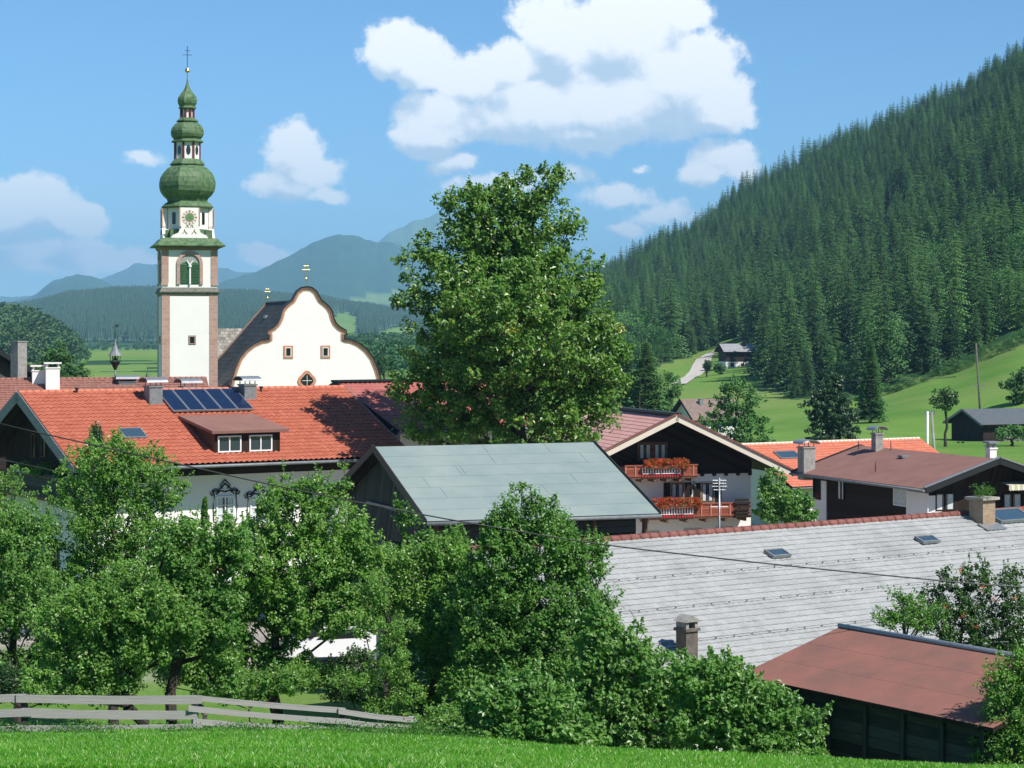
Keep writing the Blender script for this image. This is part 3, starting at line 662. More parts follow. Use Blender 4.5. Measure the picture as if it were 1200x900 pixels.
# ---- far woods: middle hill, near-left hill and the valley foot
def merged_wood(name, pts, V0, Q0, leafm, label, sc0=(.8, 1.25), seed=3):
    g = np.random.default_rng(seed); n = len(pts); s = g.uniform(*sc0, n); a = g.uniform(0, 6.28, n)
    V = V0[None]*s[:, None, None]; ca, sa = np.cos(a)[:, None], np.sin(a)[:, None]
    x = V[:, :, 0]*ca-V[:, :, 1]*sa; y = V[:, :, 0]*sa+V[:, :, 1]*ca
    V = np.stack([x+pts[:, 0:1], y+pts[:, 1:2], V[:, :, 2]+pts[:, 2:3]], -1).reshape(-1, 3)
    Q = (Q0[None]+(np.arange(n)*len(V0))[:, None, None]).reshape(-1, 4)
    o = np_mesh(name, V, Q, leafm); tag(o, label, 'forest', kind='stuff'); return o
def far_woods():
    g = np.random.default_rng(12)
    def scat(n, p0, p1, d0, d1, layer, cond):
        p = g.uniform(p0, p1, n); d = np.sqrt(g.uniform(d0**2, d1**2, n)); x = (p-CX)/F*d; r = np.hypot(x, d)
        z, c = terrain(p, r, x, d); py = HY-F*z/r; k = (c == layer) & cond(p, d, py, x) if layer is not None else cond(p, d, py, x)
        return np.stack([x, d, z-.5], 1)[k]
    # low-poly far tree: 4-tier star cone
    def cone(H, w, tiers=3, n=6):
        V = []; Q = []
        for t in range(tiers):
            z0 = H*(.1+.27*t); z1 = H*(.1+.27*t+.42) if t < tiers-1 else H; r = w*(1-t/(tiers+.3))
            for k in range(n):
                a = 2*pi*k/n+t; b = len(V)
                V += [(r*cos(a), r*sin(a), z0), (r*.55*cos(a+pi/n), r*.55*sin(a+pi/n), z0+.05*H), (r*cos(a+2*pi/n), r*sin(a+2*pi/n), z0), (0, 0, z1)]; Q.append([b, b+1, b+2, b+3])
        return np.array(V), np.array(Q)
    V0, Q0 = cone(14, 3.6)
    def mid_ok(p, d, py, x):
        wn = fbm(x/60, d/60, 4, 9)
        ins = lambda cx, cy, rx, ry: ((p-cx)/rx)**2+((py-cy)/ry)**2 < 1+wn*1.5
        t = (p > 372) & (p < 432) & (py > 358+44*(p-372)/60) & (py < 420)
        return ~(ins(466, 398, 28, 15) | ins(405, 385, 17, 20) | t)
    merged_wood('forested_ridge', scat(36000, -40, 640, 2750, 4750, 2, mid_ok), V0, Q0, mat_leaf('far_spruce_needles', (.010, .045, .024), (.038, .105, .042), None, .1, .7, big=.01), 'blue-green spruce forest covering the long middle ridge behind the church', (1.0, 1.7), seed=4)
    V1, Q1 = cone(11, 4.2, 3, 7)
    a = scat(5600, -60, 200, 920, 1500, 1, lambda p, d, py, x: fbm(x/60, d/60, 4, 9) > -.12)
    g2 = np.random.default_rng(2); C = np.random.default_rng(3)
    bv, bq = clump_leaves(blob_points([(0, 0, 6, 3.6, 3.6, 4)], 12, C), np.full(12, 1.7), 8, 1.5, C, .8)
    merged_wood('mixed_woodland', a, bv, bq, mat_leaf('mixed_wood_leaf', (.018, .065, .022), (.075, .17, .045), None, .15, .7, big=.05), 'mixed green woodland on the low hill at the far left', (.55, 1.35), 5)
    # valley foot: rows of trees along the fields
    b = scat(9000, -40, 640, 640, 2100, 0, lambda p, d, py, x: (fbm(x/60, d/60, 4, 9) > .12) & ~((p > 100) & (p < 200) & (d < 1900) & (d > 700)) | ((p > 425) & (fbm(x/40, d/40, 3, 29) > -.1) & (d > 700)))
    m = len(b)//2
    merged_wood('valley_woods', b, bv, bq, leaf_wood, 'clusters of trees between fields on the valley floor behind the church', (.6, 1.2), 6)
far_woods()
# ================================================================== BUILDINGS
def tile_sheet(mb, O, U, D, N, Lu, Lv, cw, rh, amp, step, m=0, sub=4, sag=0, rag=0):
    """sheet of real, curved tiles: O corner at the eave, U along the eave, D up the slope, N outward"""
    O, U, D, N = map(np.array, (O, U, D, N)); nu = max(1, int(round(Lu/cw)))*sub; nv = max(1, int(round(Lv/rh))); 
    u = np.linspace(0, Lu, nu+1); prof = amp*(.5+.5*np.cos(2*np.pi*np.arange(nu+1)/sub))
    g = np.random.default_rng(int(Lu*10)); b = len(mb.v)
    for j in range(nv):
        lift = g.normal(size=nu//sub+1)*rag; lf = np.repeat(lift, sub)[:nu+1]
        for e in (0, 1):
            v = Lv*(j+e)/nv; h = prof+(step if e == 0 else 0)+lf-sag*np.sin(np.pi*u/Lu)
            pts = O+np.outer(u, U)+D*v+np.outer(h, N)
            for p, uu in zip(pts, u): mb.v.append(tuple(p))
    W_ = nu+1; later = []
    for j in range(nv):
        r0 = b+2*j*W_; r1 = r0+W_
        for i in range(nu):
            mb.f.append((r0+i, r0+i+1, r1+i+1, r1+i)); mb.mi.append(m); mb.sm.append(True)
            u0, u1 = u[i], u[i+1]; v0, v1 = (j+.02)*Lv/nv, (j+.98)*Lv/nv; mb.uv += [(u0, v0), (u1, v0), (u1, v1), (u0, v1)]
        # the butt of the course
        if j > 0:
            q0 = b+(2*j-1)*W_; k0 = len(mb.v); mb.v += mb.v[q0:q0+W_]+mb.v[r0:r0+W_]; later.append(k0)
            for i in range(nu):
                mb.f.append((k0+i, k0+i+1, k0+W_+i+1, k0+W_+i)); mb.mi.append(m); mb.sm.append(False)
                mb.uv += [(u[i], (j-.03)*Lv/nv), (u[i+1], (j-.03)*Lv/nv), (u[i+1], (j-.01)*Lv/nv), (u[i], (j-.01)*Lv/nv)]
    return mb
def slope_vec(W_, zr, ze, side):
    """unit vector up the slope and outward normal for the side (-1 near, +1 away)"""
    l = math.hypot(W_/2, zr-ze); D = np.array([0, -side*W_/2/l, (zr-ze)/l]); N = np.array([0, side*(zr-ze)/l, W_/2/l]); return D, N, l
def roof(root, L, W_, zr, ze, tile, th=.18, cover='flat', cw=.3, rh=.36, amp=.05, step=.035, under=None, ridge=None, name='roof', sides=(-1, 1), sag=0, rag=0, barge=None, bw=.3, gutter=True, ridge_r=.11):
    under = under or dark_wood; mb = MB()
    for s in sides:
        D, N, l = slope_vec(W_, zr, ze, s); e = np.array([-L/2, s*W_/2, ze]); U = np.array([1, 0, 0])
        if cover == 'tile' and s == -1:
            tile_sheet(mb, e+N*.02, U, D, N, L, l, cw, rh, amp, step, 0, sag=sag, rag=rag)
        else:
            a = e+N*.02; q = [a, a+U*L, a+U*L+D*l, a+D*l]
            if s == 1: q = [q[1], q[0], q[3], q[2]]
            mb.face(q, uv=[(0, 0), (L, 0), (L, l), (0, l)])
        # slab below
        a = e; b = e-N*th; pts = [a, a+U*L, a+U*L+D*l, a+D*l]; pb = [p-N*th for p in pts]
        mb.face(pb[::-1], m=1); mb.face([pb[0], pb[1], pts[1], pts[0]], m=1)
        mb.face([pb[0], pts[0], pts[3], pb[3]], m=1); mb.face([pb[1], pb[2], pts[2], pts[1]], m=1)
    o = mb.build(name, [tile, under], root, weld=False)
    if ridge:
        r = MB(); n = int(L/.38)
        for i in range(n):
            x0 = -L/2+i*L/n; r.tube([(x0, 0, zr+.02), (x0+L/n*1.02, 0, zr+.035)], [ridge_r*1.12, ridge_r*.92], 8)
        r.build('ridge_cap', ridge, o)
    if barge:
        for sx in (-1, 1):
            for s in (-1, 1):
                D, N, l = slope_vec(W_, zr, ze, s); b = MB(); x = sx*(L/2+.03); e = np.array([x, s*W_/2, ze])
                q = [e+N*.10, e+N*.10+D*l, e-N*bw+D*(l+ (bw*.0)), e-N*bw]
                tt = np.array([.05*sx, 0, 0]); q2 = [p+tt for p in q]
                b.face(q if sx*s > 0 else q[::-1], uv=[(0, 0), (l, 0), (l, bw), (0, bw)]); b.face(q2[::-1] if sx*s > 0 else q2, uv=[(0, 0), (l, 0), (l, bw), (0, bw)])
                for i in range(4): k = (i+1) % 4; b.face([q[i], q2[i], q2[k], q[k]])
                b.build('barge_board', barge, o)
    if gutter:
        for s in (-1, 1):
            gt = MB(); gt.tube([(-L/2-.05, s*(W_/2+.07), ze-.08), (L/2+.05, s*(W_/2+.07), ze-.08)], .075, 8); gt.build('gutter', dull_metal, o)
    return o
def walls(root, L, W_, zr, ze, oe, oh, m, name='wall', z0=-1.5, m2=None, split=None, drop=.2, oe2=None):
    """gabled wall block below the roof; split = height where the upper material starts"""
    x0, x1 = -L/2+oe, L/2-(oe if oe2 is None else oe2); hw = W_/2-oh; k = (zr-ze)/(W_/2); top = lambda y: zr-k*abs(y)-drop
    lo = MB(); zt = top(hw); sp = split if split is not None else 1e9
    def block(mb, xa, xb, h, za, zb, gable, mi=0):
        if not gable:
            mb.b2((xa, -h, za), (xb, h, zb), mi); return
        poly = [(-h, za), (h, za), (h, top(h)), (0, top(0)), (-h, top(h))]
        mb.prism(poly, lambda a, b, t: (t, a, b), xb, xa)
    if split is None: block(lo, x0, x1, hw, z0, 0, True); return lo.build(name, m, root, weld=False)
    block(lo, x0, x1, hw, z0, split, False); a = lo.build(name, m, root, weld=False)
    up = MB(); block(up, x0-.04, x1+.04, hw+.04, split, 0, True); b = up.build('timber_cladding', m2, root, weld=False)
    return a
def window(root, c, n, w, h, frame=white_paint, gl=glass, cols=2, rows=1, fw=.07, surround=None, sw=.12, depth=.08, sill=None, sash=.035, cur=False, name='window', label=None):
    """c centre on the wall face, n outward normal (unit, horizontal)"""
    n = np.array(n, float); t = np.array([-n[1], n[0], 0]); up = np.array([0, 0, 1]); c = np.array(c, float)
    M = Matrix(((t[0], n[0], 0, 0), (t[1], n[1], 0, 0), (t[2], n[2], 1, 0), (0, 0, 0, 1)))
    f = MB()
    def bx(mb, a, b, z, dz, d0, d1): mb.box(c+t*(a+b)/2+up*z+n*(d0+d1)/2, (abs(b-a), d1-d0, dz), M=M)
    bx(f, -w/2, -w/2+fw, 0, h, 0, depth); bx(f, w/2-fw, w/2, 0, h, 0, depth)
    bx(f, -w/2+fw, w/2-fw, h/2-fw/2, fw, 0, depth-.002); bx(f, -w/2+fw, w/2-fw, -h/2+fw/2, fw, 0, depth-.002)
    for i in range(1, cols): x = -w/2+w*i/cols; bx(f, x-fw*.45, x+fw*.45, 0, h-2*fw, 0, depth-.006)
    for j in range(1, rows): z = -h/2+h*j/rows; bx(f, -w/2+fw, w/2-fw, z, sash, 0, depth-.012)
    o = f.build(name, frame, root, label=label)
    p = MB(); bx(p, -w/2+fw*.9, w/2-fw*.9, 0, h-fw*1.8, 0, .02); pan = p.build('pane', gl, o)
    if cur:
        q = MB(); 
        for s in (-1, 1): bx(q, s*(w/2-fw*1.1), s*w*.14, 0, h-fw*2.1, .021, .026)
        q.build('curtain', curtain, o)
    if surround:
        s = MB(); bx(s, -w/2-sw, -w/2, 0, h+2*sw, 0, depth*.6); bx(s, w/2, w/2+sw, 0, h+2*sw, 0, depth*.6)
        bx(s, -w/2, w/2, h/2+sw/2, sw, 0, depth*.6-.002); bx(s, -w/2, w/2, -h/2-sw/2, sw, 0, depth*.6-.002); s.build('surround', surround, o)
    if sill: s = MB(); bx(s, -w/2-.12, w/2+.12, -h/2-.05, .07, 0, depth+.14); s.build('sill', sill, o)
    return o
def chimney(root, x, y, z0, z1, w, d, m, cap='curved', capm=None, rot=0, top_m=None, name='chimney'):
    mb = MB(); mb.b2((x-w/2, y-d/2, z0), (x+w/2, y+d/2, z1)); mb.b2((x-w/2-.05, y-d/2-.05, z1), (x+w/2+.05, y+d/2+.05, z1+.08))
    o = mb.build(name, m, root, weld=False); capm = capm or grey_metal
    if cap == 'curved':
        c = MB(); n = 10; rw = w/2+.22; 
        for sx in (-1, 1):
            for sy in (-1, 1): c.b2((x+sx*(w/2-.06)-.02, y+sy*(d/2-.06)-.02, z1+.08), (x+sx*(w/2-.06)+.02, y+sy*(d/2-.06)+.02, z1+.34))
        for i in range(n):
            a0 = pi*i/n; a1 = pi*(i+1)/n; p = lambda a, r: (y-d/2-.12-.0, )
            y0, y1 = y-(d/2+.2)*cos(a0), y-(d/2+.2)*cos(a1); h0, h1 = z1+.28+.22*sin(a0), z1+.28+.22*sin(a1)
            q = [(x-rw, y0, h0), (x+rw, y0, h0), (x+rw, y1, h1), (x-rw, y1, h1)]; c.face(q, smooth=True); c.face([(a, b, zz-.03) for a, b, zz in q[::-1]], smooth=True)
            for sx in (-rw, rw): c.face([(x+sx, y0, h0), (x+sx, y1, h1), (x+sx, y1, h1-.03), (x+sx, y0, h0-.03)])
        c.build('chimney_cap', capm, o, weld=False)
    elif cap == 'slab':
        c = MB()
        for sx in (-1, 1):
            for sy in (-1, 1): c.b2((x+sx*(w/2-.07)-.05, y+sy*(d/2-.07)-.05, z1+.08), (x+sx*(w/2-.07)+.05, y+sy*(d/2-.07)+.05, z1+.32))
        c.b2((x-w/2-.12, y-d/2-.12, z1+.32), (x+w/2+.12, y+d/2+.12, z1+.42)); c.build('chimney_cap', capm, o, weld=False)
    elif cap == 'gable':
        c = MB(); c.prism([(-w/2-.06, 0), (w/2+.06, 0), (0, w*.42)], lambda a, b, t: (x+a, y+t, z1+.26+b), -d/2-.06, d/2+.06)
        for s in (-1, 1): c.b2((x+s*(w/2-.05)-.05, y-d/2, z1+.08), (x+s*(w/2-.05)+.05, y+d/2, z1+.26))
        c.build('chimney_cap', capm, o, weld=False)
    return o
def bld(name, fit, zg, label, cat, group=None):
    """fit = x, y, angle (deg), length, width, ridge height, eave height (eye level = 0)"""
    x, y, th, L, W_, zr, ze = fit; th = R(th)
    r = empty(name, (x, y, zg), th, label, cat, group); fr = Fr(x, y, th, zg); fr.L, fr.W, fr.zr, fr.ze = L, W_, zr-zg, ze-zg
    fr.N = {s: slope_vec(W_, fr.zr, fr.ze, s) for s in (-1, 1)}
    def roofhit(px, py, s=-1):
        D, N, l = fr.N[s]; e = np.array([0, s*W_/2, fr.ze]); return fr.hit(px, py, N, N@e)
    fr.roofhit = roofhit; return r, fr
def scaled(f, k): return (f[0]*k, f[1]*k, f[2], f[3]*k, f[4]*k, f[5]*k, f[6]*k)
def on_slope(root, fr, a, b, lift, h, mats, name, s=-1, frame=.07):
    """roof window between two opposite corners lying on the slope"""
    D, N, l = fr.N[s]; U = np.array([1., 0, 0]); a, b = np.array(a), np.array(b); du = (b-a)[0]; dv = (b-a)@D
    M = Matrix(((1, D[0], N[0], 0), (0, D[1], N[1], 0), (0, D[2], N[2], 0), (0, 0, 0, 1))); c = (a+b)/2
    f = MB(); w, hh = abs(du), abs(dv)
    for sx in (-1, 1): f.box(c+U*sx*(w/2-frame/2)+N*(lift+h/2), (frame, hh, h), M=M)
    for sx in (-1, 1): f.box(c+D*sx*(hh/2-frame/2)+N*(lift+h/2), (w-2*frame, frame, h-.004), M=M)
    o = f.build(name, mats[0], root); p = MB(); p.box(c+N*(lift+h/2), (w-2*frame, hh-2*frame, h*.6), M=M); p.build('pane', mats[1], o); return o
# ---- 1. farmhouse with the orange-red roof --------------------------------------------------------
ZG = -13.0
root, fr = bld('red_roofed_farmhouse', (-16.86, 111.2, 34.4, 18.6, 14.23, -2.99, -6.42), ZG, 'large farmhouse with bright orange-red tiled roof, solar panels and a dormer', 'house')
rf = roof(root, fr.L, fr.W, fr.zr, fr.ze, red_tile, cover='tile', amp=.075, step=.045, rag=.006, ridge=red_tile2, barge=dull_metal, bw=.42)
walls(root, fr.L, fr.W, fr.zr, fr.ze, 1.5, 1.75, plaster, split=fr.ze-1.0+.35, m2=dark_wood)
yw = -fr.W/2+1.75
def fw_(px, py): return fr.hit(px, py, (0, 1, 0), yw)
for (px, py) in ((263.5, 597), (303, 600)):
    c = fw_(px, py); w = window(root, (c[0], yw, c[2]), (0, -1, 0), 1.0, 1.35, white_paint, glass, 2, 3, cur=True, sill=sandstone)
    s = MB()                                            # painted scroll surround
    for sx in (-1, 1):
        s.tube([(c[0]+sx*.62, yw-.03, c[2]-.6), (c[0]+sx*.66, yw-.04, c[2]+.1), (c[0]+sx*.6, yw-.04, c[2]+.75), (c[0]+sx*.72, yw-.04, c[2]+.95)], .03, 6)
        s.tube([(c[0]+sx*.72, yw-.04, c[2]+.95), (c[0]+sx*.45, yw-.05, c[2]+.92), (c[0]+sx*.2, yw-.05, c[2]+1.12), (c[0], yw-.05, c[2]+1.3)], .038, 6)
        s.tube([(c[0]+sx*.82, yw-.04, c[2]+.9), (c[0]+sx*.74, yw-.04, c[2]+.72), (c[0]+sx*.6, yw-.04, c[2]+.8), (c[0]+sx*.68, yw-.04, c[2]+.98), (c[0]+sx*.5, yw-.04, c[2]+1.06), (c[0]+sx*.34, yw-.04, c[2]+.9)], .03, 5)
        s.tube([(c[0]+sx*.12, yw-.04, c[2]+1.05), (c[0]+sx*.28, yw-.04, c[2]+1.22), (c[0]+sx*.12, yw-.04, c[2]+1.36), (c[0], yw-.04, c[2]+1.5)], .03, 5)
        s.tube([(c[0]+sx*.5, yw-.04, c[2]+.78), (c[0]+sx*.25, yw-.04, c[2]+.95), (c[0], yw-.04, c[2]+.88)], .04, 5)
    s.build('scroll_surround', dark_metal, w)
gut = MB()
# dormer
p0 = fr.roofhit(252, 532.5); p1 = fr.roofhit(327.5, 530); x0, x1 = p0[0], p1[0]; yf = (p0[1]+p1[1])/2; zf = (p0[2]+p1[2])/2-.1; hd = 1.18
bk = fr.roofhit(257, 489.5); yb, zb = bk[1], bk[2]
d = MB(); d.prism([(yf, zf), (yf, zf+hd), (yb, zb), (yb+.0, zb-.4)], lambda a, b, t: (t, a, b), x1, x0); dm = d.build('dormer', brown_wood, root, weld=False)
d = MB(); sl_ = np.array([0, yb-yf, zb-zf-hd]); nn = np.array([0, -sl_[2], sl_[1]])/np.linalg.norm(sl_)
a = np.array([x0-.35, yf, zf+hd])-sl_*.11; q = [a, a+np.array([x1-x0+.7, 0, 0]), a+np.array([x1-x0+.7, 0, 0])+sl_*1.12, a+sl_*1.12]; q = [p+nn*.02 for p in q]
d.face([p+nn*.14 for p in q]); d.face(q[::-1])
for i in range(4): k = (i+1) % 4; d.face([q[i], q[k], q[k]+nn*.14, q[i]+nn*.14])
d.build('dormer_roof', felt_brown2, dm, weld=False)
d = MB(); d.b2((x0-.02, yf-.03, zf), (x1+.02, yf-.001, zf+hd-.02)); d.build('dormer_front', dark_wood, dm)
for (px, py) in ((268.5, 521.5), (305, 520.5)):
    c = fr.hit(px, py, (0, 1, 0), yf-.03); window(dm, (c[0], yf-.03, zf+.60), (0, -1, 0), 1.28, .82, white_paint, glass, 2, 1)
# solar panels: five in one row
D_, N_, l_ = fr.N[-1]; U_ = np.array([1., 0, 0]); M_ = Matrix(((1, D_[0], N_[0], 0), (0, D_[1], N_[1], 0), (0, D_[2], N_[2], 0), (0, 0, 0, 1)))
sa = fr.roofhit(202, 486); sb = fr.roofhit(296, 483); sv_ = (fr.zr-.15-sa[2])/D_[2]
solar_blue = mat('solar_cell_blue', (.010, .022, .060), .15, spec=.5, noise=.2, ns=2)
lw = (sb[0]-sa[0])/5
for i in range(5):
    c = sa+U_*lw*(i+.5)+D_*sv_/2+N_*.20; m_ = MB(); m_.box(c, (lw-.02, sv_, .09), M=M_); pn = m_.build('solar_panel', grey_metal, root)
    g_ = MB(); g_.box(c+N_*.048, (lw-.12, sv_-.1, .006), M=M_); g_.build('glass', solar_blue, pn)
# chimneys near the ridge
for (px, py, w) in ((179.5, 472, .72), (290, 466, .70)):
    c = fr.roofhit(px, py); chimney(root, c[0], c[1], c[2]-.5, fr.zr+.22, w, .7, dull_metal, 'curved', grey_metal)
c = fr.roofhit(252, 458); chimney(root, c[0], c[1]+3.2, fr.zr-1.5, fr.zr+.05, .8, .6, dull_metal, 'curved', grey_metal)
on_slope(root, fr, fr.roofhit(146, 516), fr.roofhit(164, 504), .06, .10, (dull_metal, glass_blue), 'roof_window')
for (px, py) in ((90, 463), (306, 461)):
    c = fr.roofhit(px, py); v = MB(); v.tube([c-N_*.1, c+np.array([0, 0, .3])], .06, 8); v.tube([c+np.array([0, 0, .28]), c+np.array([0, 0, .38])], .1, 8); v.build('vent_pipe', dark_metal, root)
# dark timber gable on the left with its balcony
xg = -fr.L/2+1.5-.04
def gh(px, py, k=xg): return fr.hit(px, py, (1, 0, 0), k)
for (px, py) in ((40, 522), (52, 522)):
    c = gh(px, py); window(root, (xg, c[1], c[2]), (-1, 0, 0), .55, 1.2, brown_wood, glass_dark, 1, 1)
c = gh(8, 527); 
for z_, nm in ((gh(40, 575)[2], 'balcony'),):
    zb_ = z_; b = MB(); xo = xg-1.35; y0, y1 = -fr.W/2+1.2, fr.W/2-1.5
    b.b2((xo, y0, zb_-.15), (xg, y1, zb_)); bal = b.build(nm, brown_wood, root)
    b = MB(); b.b2((xo, y0, zb_), (xo+.05, y1, zb_+.95)); b.b2((xo, y0, zb_), (xg, y0+.05, zb_+.95)); b.build('railing', barn_wood, bal)
    b = MB(); b.b2((xo-.05, y0-.05, zb_+.95), (xo+.12, y1, zb_+1.03)); b.b2((xo, y0-.05, zb_+.95), (xg, y0+.1, zb_+1.03)); b.build('handrail', brown_wood, bal)
    g_ = np.random.default_rng(4); C = np.stack([np.full(16, xo+.3)+g_.normal(size=16)*.2, g_.uniform(y0+1.2, y0+5.8, 16), g_.uniform(zb_+.9, zb_+1.5, 16)], 1)
    V, Q = clump_leaves(C, np.full(16, .38), 90, .11, g_); pl = MB(); pl.b2((xo+.08, y0+1, zb_+.6), (xo+.45, y0+6, zb_+.92)); po = pl.build('planter', brown_wood, bal); np_mesh('potted_greenery', V, Q, leaf_light, po)
c = gh(20, 600); window(root, (xg+.04, -1.0, 2.0), (-1, 0, 0), 1.1, 1.3, brown_wood, glass, 2, 1, surround=brown_wood)
# ---- 2. house with the dusty red roof, behind the maple -------------------------------------------
root, fr = bld('dusty_red_roofed_house', scaled((-5.57, 118.4, 37.7, 10.0, 11.88, -2.69, -5.11), 1.03), -13.1, 'house with dusty red roof and dark ridge, half hidden behind the big maple', 'house')
roof(root, fr.L, fr.W, fr.zr, fr.ze, pink_tile, cover='tile', cw=.32, amp=.05, step=.02, rh=.4, ridge=None, barge=dark_metal, bw=.25)
walls(root, fr.L, fr.W, fr.zr, fr.ze, .8, 1.0, plaster_old)
r_ = MB(); r_.b2((-fr.L/2-.1, -.35, fr.zr+.02), (fr.L/2+.1, .35, fr.zr+.14)); r_.build('ridge_flashing', dark_metal, root)
for x_ in (1, -2): window(root, (x_, -fr.W/2+1.0, fr.ze-1.2), (0, -1, 0), .9, 1.1, brown_wood, glass, 2, 1)
# ---- 3. barn with grey-green roof ------------------------------------------------------------------
root, fr = bld('timber_barn', scaled((-0.91, 74.45, 21.4, 8.14, 11.0, -3.91, -6.01), 1.19), -12.4, 'weathered dark timber barn with a smooth grey-green felt roof', 'barn')
rf = roof(root, fr.L, fr.W, fr.zr, fr.ze, felt_green, th=.12, barge=dark_metal, bw=.2, gutter=True, under=dark_wood)
# lapped felt sheets: thin raised strips
D_, N_, l_ = fr.N[-1]; s = MB(); M_ = Matrix(((1, D_[0], N_[0], 0), (0, D_[1], N_[1], 0), (0, D_[2], N_[2], 0), (0, 0, 0, 1)))
g_ = random.Random(3)
for j in range(1, 7):
    v = l_*j/7.0; e = np.array([0, -fr.W/2, fr.ze]); s.box(e+D_*v+N_*.024, (fr.L-.02, .05, .012), M=M_)
for j in range(7):
    for _ in range(2):
        x_ = g_.uniform(-fr.L/2+1, fr.L/2-1); s.box(np.array([x_, -fr.W/2, fr.ze])+D_*l_*(j+.5)/7+N_*.025, (.05, l_/7-.06, .012), M=M_)
s.build('felt_lap', felt_green, rf, weld=False)
walls(root, fr.L, fr.W, fr.zr, fr.ze, .55, 1.0, barn_wood)
s = MB(); xg = -fr.L/2+.52; s.box((xg-.04, -1.2, fr.ze+.05), (.08, 7.5, .12)); s.build('cross_beam', grey_wood, root)
for i in range(5): s = MB(); s.b2((-fr.L/2+.6+i*2.2, -fr.W/2+.85, fr.ze-2.6), (-fr.L/2+.78+i*2.2, -fr.W/2+.99, fr.ze-.2)); s.build('post', brown_wood, root)
# ---- 4. chalet with flower balconies ---------------------------------------------------------------
root, fr = bld('flower_balcony_chalet', (8.0, 135.08, 105.9, 14.0, 15.0, -5.01, -8.49), -14.6, 'white and dark timber chalet with two balconies full of red geraniums', 'house')
rf = roof(root, fr.L, fr.W, fr.zr, fr.ze, pale_tile, cover='flat', barge=cream_wood, bw=.30, th=.22, gutter=False)
# sheet-tile courses on the visible left slope (local +y side)
D_, N_, l_ = fr.N[1]; s = MB(); tile_sheet(s, np.array([fr.L/2, fr.W/2, fr.ze])+N_*.03, (-1, 0, 0), D_, N_, fr.L, l_, .22, .42, .012, .022, sub=4); s.build('tile_sheet', pale_tile, rf, weld=False)
s = MB(); s.b2((-fr.L/2-.0, -.3, fr.zr+.06), (fr.L/2, .3, fr.zr+.2)); s.build('ridge_flashing', dark_metal, rf)
s = MB()
for sd in (-1, 1):
    D2, N2, l2 = fr.N[sd]; e = np.array([-fr.L/2-.06, sd*fr.W/2, fr.ze]); M2 = Matrix(((1, D2[0], N2[0], 0), (0, D2[1], N2[1], 0), (0, D2[2], N2[2], 0), (0, 0, 0, 1)))
    s.box(e+D2*l2/2+N2*.12, (.22, l2, .09), M=M2)
s.build('verge_flashing', ridge_tile, rf, weld=False)
oe = 2.0; split = fr.hit(840, 555, (1, 0, 0), -fr.L/2+oe)[2]
walls(root, fr.L, fr.W, fr.zr, fr.ze, oe, 1.9, plaster, split=split, m2=dark_wood_h, oe2=.6)
xg = -fr.L/2+oe
def gh(px, py, k=xg): return fr.hit(px, py, (1, 0, 0), k)
n_ = (-1, 0, 0)
for (px, py) in ((755.5, 529), (773, 529)):
    c = gh(px, py); window(root, (xg-.04, c[1], c[2]), n_, .78, .95, brown_wood, glass_blue, 2, 1, surround=brown_wood, sw=.1, cur=True)
for (px, py, w) in ((793.5, 577, .85), (829, 577, .85)):
    c = gh(px, py); wd_ = window(root, (xg, c[1], c[2]), n_, .8, 1.15, brown_wood, glass, 2, 1, cur=True, surround=mat('beige_lintel', (.5, .44, .34), .8), sw=.1)
    for sd in (-1, 1):
        s = MB(); s.box((xg-.07, c[1]+sd*.68, c[2]), (.05, .42, 1.2)); s.build('shutter', dark_wood_h, wd_)
for (px, py) in ((762, 632), (812, 629), (849, 627)):
    c = gh(px, py); window(root, (xg, c[1], c[2]), n_, .95, .75, brown_wood, glass_dark, 2, 1, surround=mat('beige_lintel', (.5, .44, .34), .8), sw=.12)
c = gh(812, 570); s = MB(); s.tube([(xg-.02, c[1], c[2]+.3), (xg-.25, c[1], c[2]+.35), (xg-.25, c[1], c[2]+.2)], .02, 5); s.lathe([(.02, .2), (.14, .1), (.11, -.15), (.03, -.2)], 8, (xg-.25, c[1], c[2])); s.build('wall_lantern', dark_metal, root)
s = MB()
for i in range(15):
    y_ = -fr.W/2+2.0+i*(fr.W-4.0)/14; s.box((xg-.1, y_, split+.02), (.16, .2, .3))
s.build('beam_ends', dark_wood, root, weld=False)
